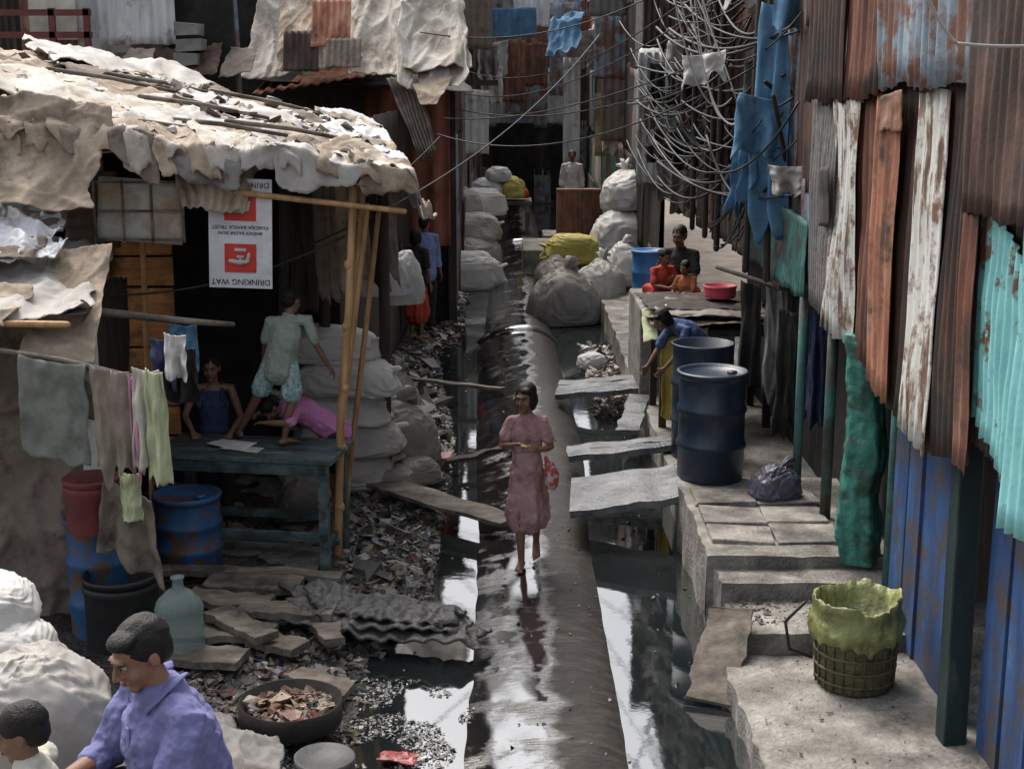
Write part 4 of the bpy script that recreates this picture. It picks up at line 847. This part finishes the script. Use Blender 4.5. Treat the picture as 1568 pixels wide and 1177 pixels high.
        if kind in('shorts','trousers'):
            e=w[2]
            b.tube([pel+sp*.05*s,pel,pel-sp*.07*s],[f(.165,.125),f(.175,.135),f(.165,.13)],20,side=side)
            for k in'lr':
                hp,kn,an=J['hp'+k],J['kn'+k],J['an'+k]
                if e<=1: b.tube([hp,L(hp,kn,e*.5),L(hp,kn,e)],[.105*s*t,.108*s*t,.112*s*t],16,folds=(5,[.02,.06,.1]))
                else: b.tube([hp,L(hp,kn,.5),kn,L(kn,an,(e-1)*.5),L(kn,an,e-1)],[.105*s*t,.1*s*t,.08*s*t,.075*s*t,.07*s*t],14,folds=(5,[.02,.03,.05,.05,.06]))
        if kind=='skirt':
            hem=V((pel.x,pel.y,w[2])); g=w[3] if len(w)>3 else 1
            b.tube([hem,L(hem,pel,.5),pel,pel+sp*.06*s],[f(.23*g,.2*g),f(.21*g,.18*g),f(.18*g,.145*g),f(.15*g,.12*g)],28,side=side,folds=(6,[.12*g,.09*g,.03,.02]))
        b.obj(kind,m,root,local=True,remesh=max(vox,.006),sm=2,disp=.026*s,dsc=.06)
    return root,J,s
# girl
J=stand(1.38); s=1.38/1.7
J.update(shl=(-.14*s,0,1.36*s),shr=(.14*s,0,1.36*s),neck=(0,0,1.41*s),ell=(-.23*s,-.02*s,1.12*s),wrl=(-.11*s,-.2*s,1.18*s),hdl=(.8,-.4,.25),hnl=(0,-.3,-1),elr=(.22*s,.0,1.11*s),wrr=(.12*s,-.2*s,1.14*s),hdr=(-.3,-.7,.3),hnr=(-1,0,-.2),
  knl=(-.06*s,-.1*s,.49*s),anl=(-.04*s,-.1*s,.075*s),fdl=(-.1,-1,-.05),knr=(.09*s,-.06*s,.5*s),anr=(.07*s,.2*s,.17*s),fdr=(.1,-1,-.7),head=(-.01,-.03*s,1.575*s))
girl,_,_=person('walking_girl',(.11,10.12,.058),-.1,1.38,J,[('dress',pink,.37),('skirt',dark,.32,.64)],skin,1.14,(.12,0,-.35),'girl',.006,.88,.6)
b=B(); b.tube([(.15,-.17,.88),(.17,-.15,.83),(.19,-.13,.74),(.19,-.13,.66)],[.01,.028,.045,.04],16,folds=(4,[.1,.2,.2,.2])); b.obj('red_plastic_bag',mat('red_white_bag',[(.42,(.45,.42,.41)),(.5,(.38,.05,.05)),(.7,(.42,.1,.08))],16,rough=.3,bump=.4),girl,local=True)
b=B(); b.tube([(-.015,-.25,.975),(.02,-.25,.97)],[.01,.01],8); b.obj('snack',yelc,girl,local=True)
# boy on table
J=stand(1.2); s=1.2/1.7
J.update(pel=(-.02,0,.62),chest=(.03,0,.82),neck=(.06,.0,.965),head=(.075,.03,1.07),shl=(-.08,.0,.92),shr=(.19,0,.93),ell=(-.13,.05,.74),wrl=(-.155,.12,.58),elr=(.25,.02,.74),wrr=(.33,.06,.58),hdl=None,hdr=(.5,.2,-.8),
 hpl=(-.09,0,.6),hpr=(.05,0,.6),knl=(-.2,.06,.36),anl=(-.37,.2,.065),fdl=(-.4,.9,0),knr=(.06,.0,.32),anr=(.0,-.02,.065),fdr=(.7,.6,0),hnl=(1,0,0),hnr=(-1,0,0))
person('boy_on_table',(-1.67,10.15,.967),0,1.2,J,[('shirt',sage,.75,.09),('shorts',mint,.75)],skin,1.12,(.25,0,math.pi-.5),'boy',.006,.92)
# boy behind table
J=stand(1.42)
J.update(ell=(-.21,-.06,.95),wrl=(-.13,-.26,.87),elr=(.21,-.05,.93),wrr=(.15,-.27,.86),hnl=(0,0,-1),hnr=(0,0,-1),head=(0,-.04,1.315))
person('boy_in_vest',(-2.30,10.68,.13),.1,1.42,J,[('vest',navy,),('trousers',dark,1.8)],skin2,1.0,(.1,0,-.1),'boy',.007,.85)
# child leaning on table
J=stand(1.15)
J.update(pel=(0,.28,.62),chest=(0,.05,.79),neck=(0,-.1,.80),head=(0,-.2,.83),shl=(-.13,-.06,.8),shr=(.13,-.06,.8),ell=(-.25,-.12,.76),wrl=(-.14,-.28,.755),elr=(.25,-.14,.76),wrr=(.13,-.28,.755),hpl=(-.07,.28,.6),hpr=(.07,.28,.6),hnl=(0,0,-1),hnr=(0,0,-1),knl=(-.08,.26,.34),knr=(.08,.26,.34),anl=(-.08,.32,.06),anr=(.08,.32,.06))
person('child_leaning_on_table',(-1.62,10.4,.38),-1.1,1.15,J,[('shirt',lilac,.8,.06),('shorts',dark,.9)],skin,1.12,(1.2,0,.2),'boy',.008,1.08)
# foreground man
J=stand(1.7)
J.update(pel=(0,0,.08),chest=(0,-.07,.37),neck=(0,-.1,.545),head=(0,-.16,.69),shl=(-.19,-.06,.49),shr=(.19,-.08,.49),ell=(-.25,-.2,.24),wrl=(-.1,-.42,.27),elr=(.25,-.22,.26),wrr=(.02,-.36,.28),hdl=(.5,-.6,-.1),hdr=(-.9,-.5,.0),hnl=(0,0,-1),hnr=(0,0,-1),
 hpl=(-.1,0,.05),hpr=(.1,0,.05),knl=(-.33,-.28,.09),knr=(.33,-.28,.09),anl=(.08,-.36,.05),anr=(-.06,-.26,.06),fdl=(1,-.1,0),fdr=(-1,-.1,0))
man,_,_=person('seated_man',(-1.10,4.5,1.06),math.radians(-52),1.76,J,[('shirt',peri,1.3,.05),('trousers',dark,1.8)],skin2,.98,(.4,0,.05),'man',.0055,1.1)
b=B()
for x in(-1,1): b.tube([(x*.012,-.155,.46),(x*.05,-.17,.52),(x*.085,-.115,.58),(x*.05,-.03,.6)],[(.006,.02),(.006,.026),(.006,.024),(.006,.02)],8,side=(0,-.6,.4))
b.tube([(0,-.22,.44),(0,-.215,.3),(0,-.18,.15)],[(.016,.005)]*3,8,side=(1,0,0)); b.obj('collar_and_placket',peri,man,local=True)
b=B(); b.tube([(.062,-.338,.28),(.04,-.35,.28)],[.036,.036],14,round=False); b.obj('wristwatch',gal,man,local=True)
# foreground child
J=stand(1.25); J.update(pel=(0,0,.08),chest=(0,-.05,.28),neck=(0,-.06,.4),head=(0,-.08,.5),shl=(-.12,-.04,.37),shr=(.12,-.04,.37),ell=(-.16,-.14,.2),wrl=(-.05,-.28,.15),elr=(.16,-.14,.2),wrr=(.05,-.28,.15),hpl=(-.07,0,.05),hpr=(.07,0,.05),knl=(-.22,-.2,.08),knr=(.22,-.2,.08),anl=(.04,-.26,.05),anr=(-.04,-.2,.06),fdl=(1,-.1,0),fdr=(-1,-.1,0))
person('seated_child',(-1.52,4.3,1.02),-1.5,1.25,J,[('shirt',palec,.8,.05),('shorts',dark,.9)],skin,1.15,(.3,0,0),'boy',.007)
J=stand(1.65); J.update(head=(0,.0,1.53)); person('man_in_blue_shirt',(-1.22,19.9,.1),.6,1.65,J,[('shirt',solid('lightblue_shirt',(.17,.22,.42)),1.6,.08),('trousers',dark,1.9)],skin,1,(0,0,2.2),'boy',.014)
J=stand(1.5); person('woman_in_red',(-1.3,19.2,.12),2.6,1.5,J,[('shirt',dark,.8,.08),('skirt',redc,.35)],skin,1,(0,0,0),'girl',.014)
J=stand(1.68); person('man_in_white_shirt',(1.24,29.6,.5),0,1.68,J,[('shirt',whitec,1.6,.1),('trousers',dark,1.9)],skin,1,(0,0,0),'boy',.016)
b=B(); b.box((1.24,29.6,.23),(1.2,1.2,.5)); b.obj('doorstep',conc,smooth=False)
J=stand(1.55); J.update(pel=(0,.1,.82),chest=(0,-.12,1.02),neck=(0,-.26,1.1),head=(0,-.38,1.14),shl=(-.15,-.2,1.06),shr=(.15,-.2,1.06),ell=(-.2,-.3,.84),wrl=(-.18,-.42,.68),elr=(.2,-.3,.86),wrr=(.16,-.42,.72),hpl=(-.08,.1,.8),hpr=(.08,.1,.8))
person('bending_woman',(1.72,12.95,.32),-1.2,1.4,J,[('shirt',solid('slate_blouse',(.05,.08,.17)),.9,.04),('skirt',yelc,.12)],skin,1,(.6,0,0),'girl',.01,.85)
def seated(name,loc,rz,h,m1,m2,hk=1.05):
    s=h/1.7; J=stand(h); q=lambda x,y,z:(x*s,y*s,z*s)
    J.update(pel=q(0,0,.1),chest=q(0,-.05,.4),neck=q(0,-.06,.58),head=q(0,-.1,.73),shl=q(-.17,-.04,.53),shr=q(.17,-.04,.53),ell=q(-.23,-.15,.3),wrl=q(-.1,-.36,.28),elr=q(.23,-.15,.3),wrr=q(.1,-.36,.28),hpl=q(-.09,0,.07),hpr=q(.09,0,.07),knl=q(-.3,-.3,.12),knr=q(.3,-.3,.12),anl=q(.08,-.4,.06),anr=q(-.08,-.32,.06),fdl=(1,0,0),fdr=(-1,0,0))
    person(name,loc,rz,h,J,[('shirt',m1,.8,.05),('trousers',m2,1.7)],skin,hk,(.2,0,0),'boy',.01)
seated('seated_man_on_ledge',(1.86,15.5,1.25),-.5,1.6,dark,redc); seated('sitting_child',(1.6,15.2,1.25),.5,1.15,redc,dark,1.15); seated('sitting_child',(1.86,14.95,1.25),-.7,.95,mat('orange_top',(.35,.11,.05),5),dark,1.2)
b=B(); b.box((1.85,15.5,.77),(1.0,1.5,.96)); b.obj('sitting_ledge',conc,smooth=False,bevel=.02)
# ------------------------------------------------------------------ light / camera
w=bpy.data.worlds.new('World'); sc.world=w; w.use_nodes=True; nt=w.node_tree
AZ,EL=math.radians(-30),math.radians(56)
bg=nt.nodes['Background']; sky=nt.nodes.new('ShaderNodeTexSky'); sky.sky_type='NISHITA'; sky.sun_disc=False
sky.sun_elevation=EL; sky.sun_rotation=AZ; sky.air_density=1.0; sky.dust_density=6; sky.ozone_density=.6
hs=nt.nodes.new('ShaderNodeHueSaturation'); hs.inputs['Saturation'].default_value=.4; hs.inputs['Value'].default_value=2.2; nt.links.new(sky.outputs[0],hs.inputs['Color']); nt.links.new(hs.outputs[0],bg.inputs[0]); bg.inputs[1].default_value=.15
sl=bpy.data.lights.new('sun','SUN'); sl.energy=1.5; sl.angle=math.radians(25); sl.color=(1,.92,.8)
so=bpy.data.objects.new('sun',sl); sc.collection.objects.link(so)
dv=V((math.sin(AZ)*math.cos(EL),math.cos(AZ)*math.cos(EL),math.sin(EL)))
so.rotation_euler=dv.to_track_quat('Z','Y').to_euler()
cd=bpy.data.cameras.new('camera'); cam=bpy.data.objects.new('camera',cd); sc.collection.objects.link(cam); sc.camera=cam
cd.lens=50; cd.sensor_width=36; cd.clip_end=1000; cam.location=(0,0,3.6); cam.rotation_euler=(math.radians(90-12.1),0,0)
sc.view_settings.view_transform='Standard'; sc.view_settings.look='None'; sc.view_settings.exposure=0
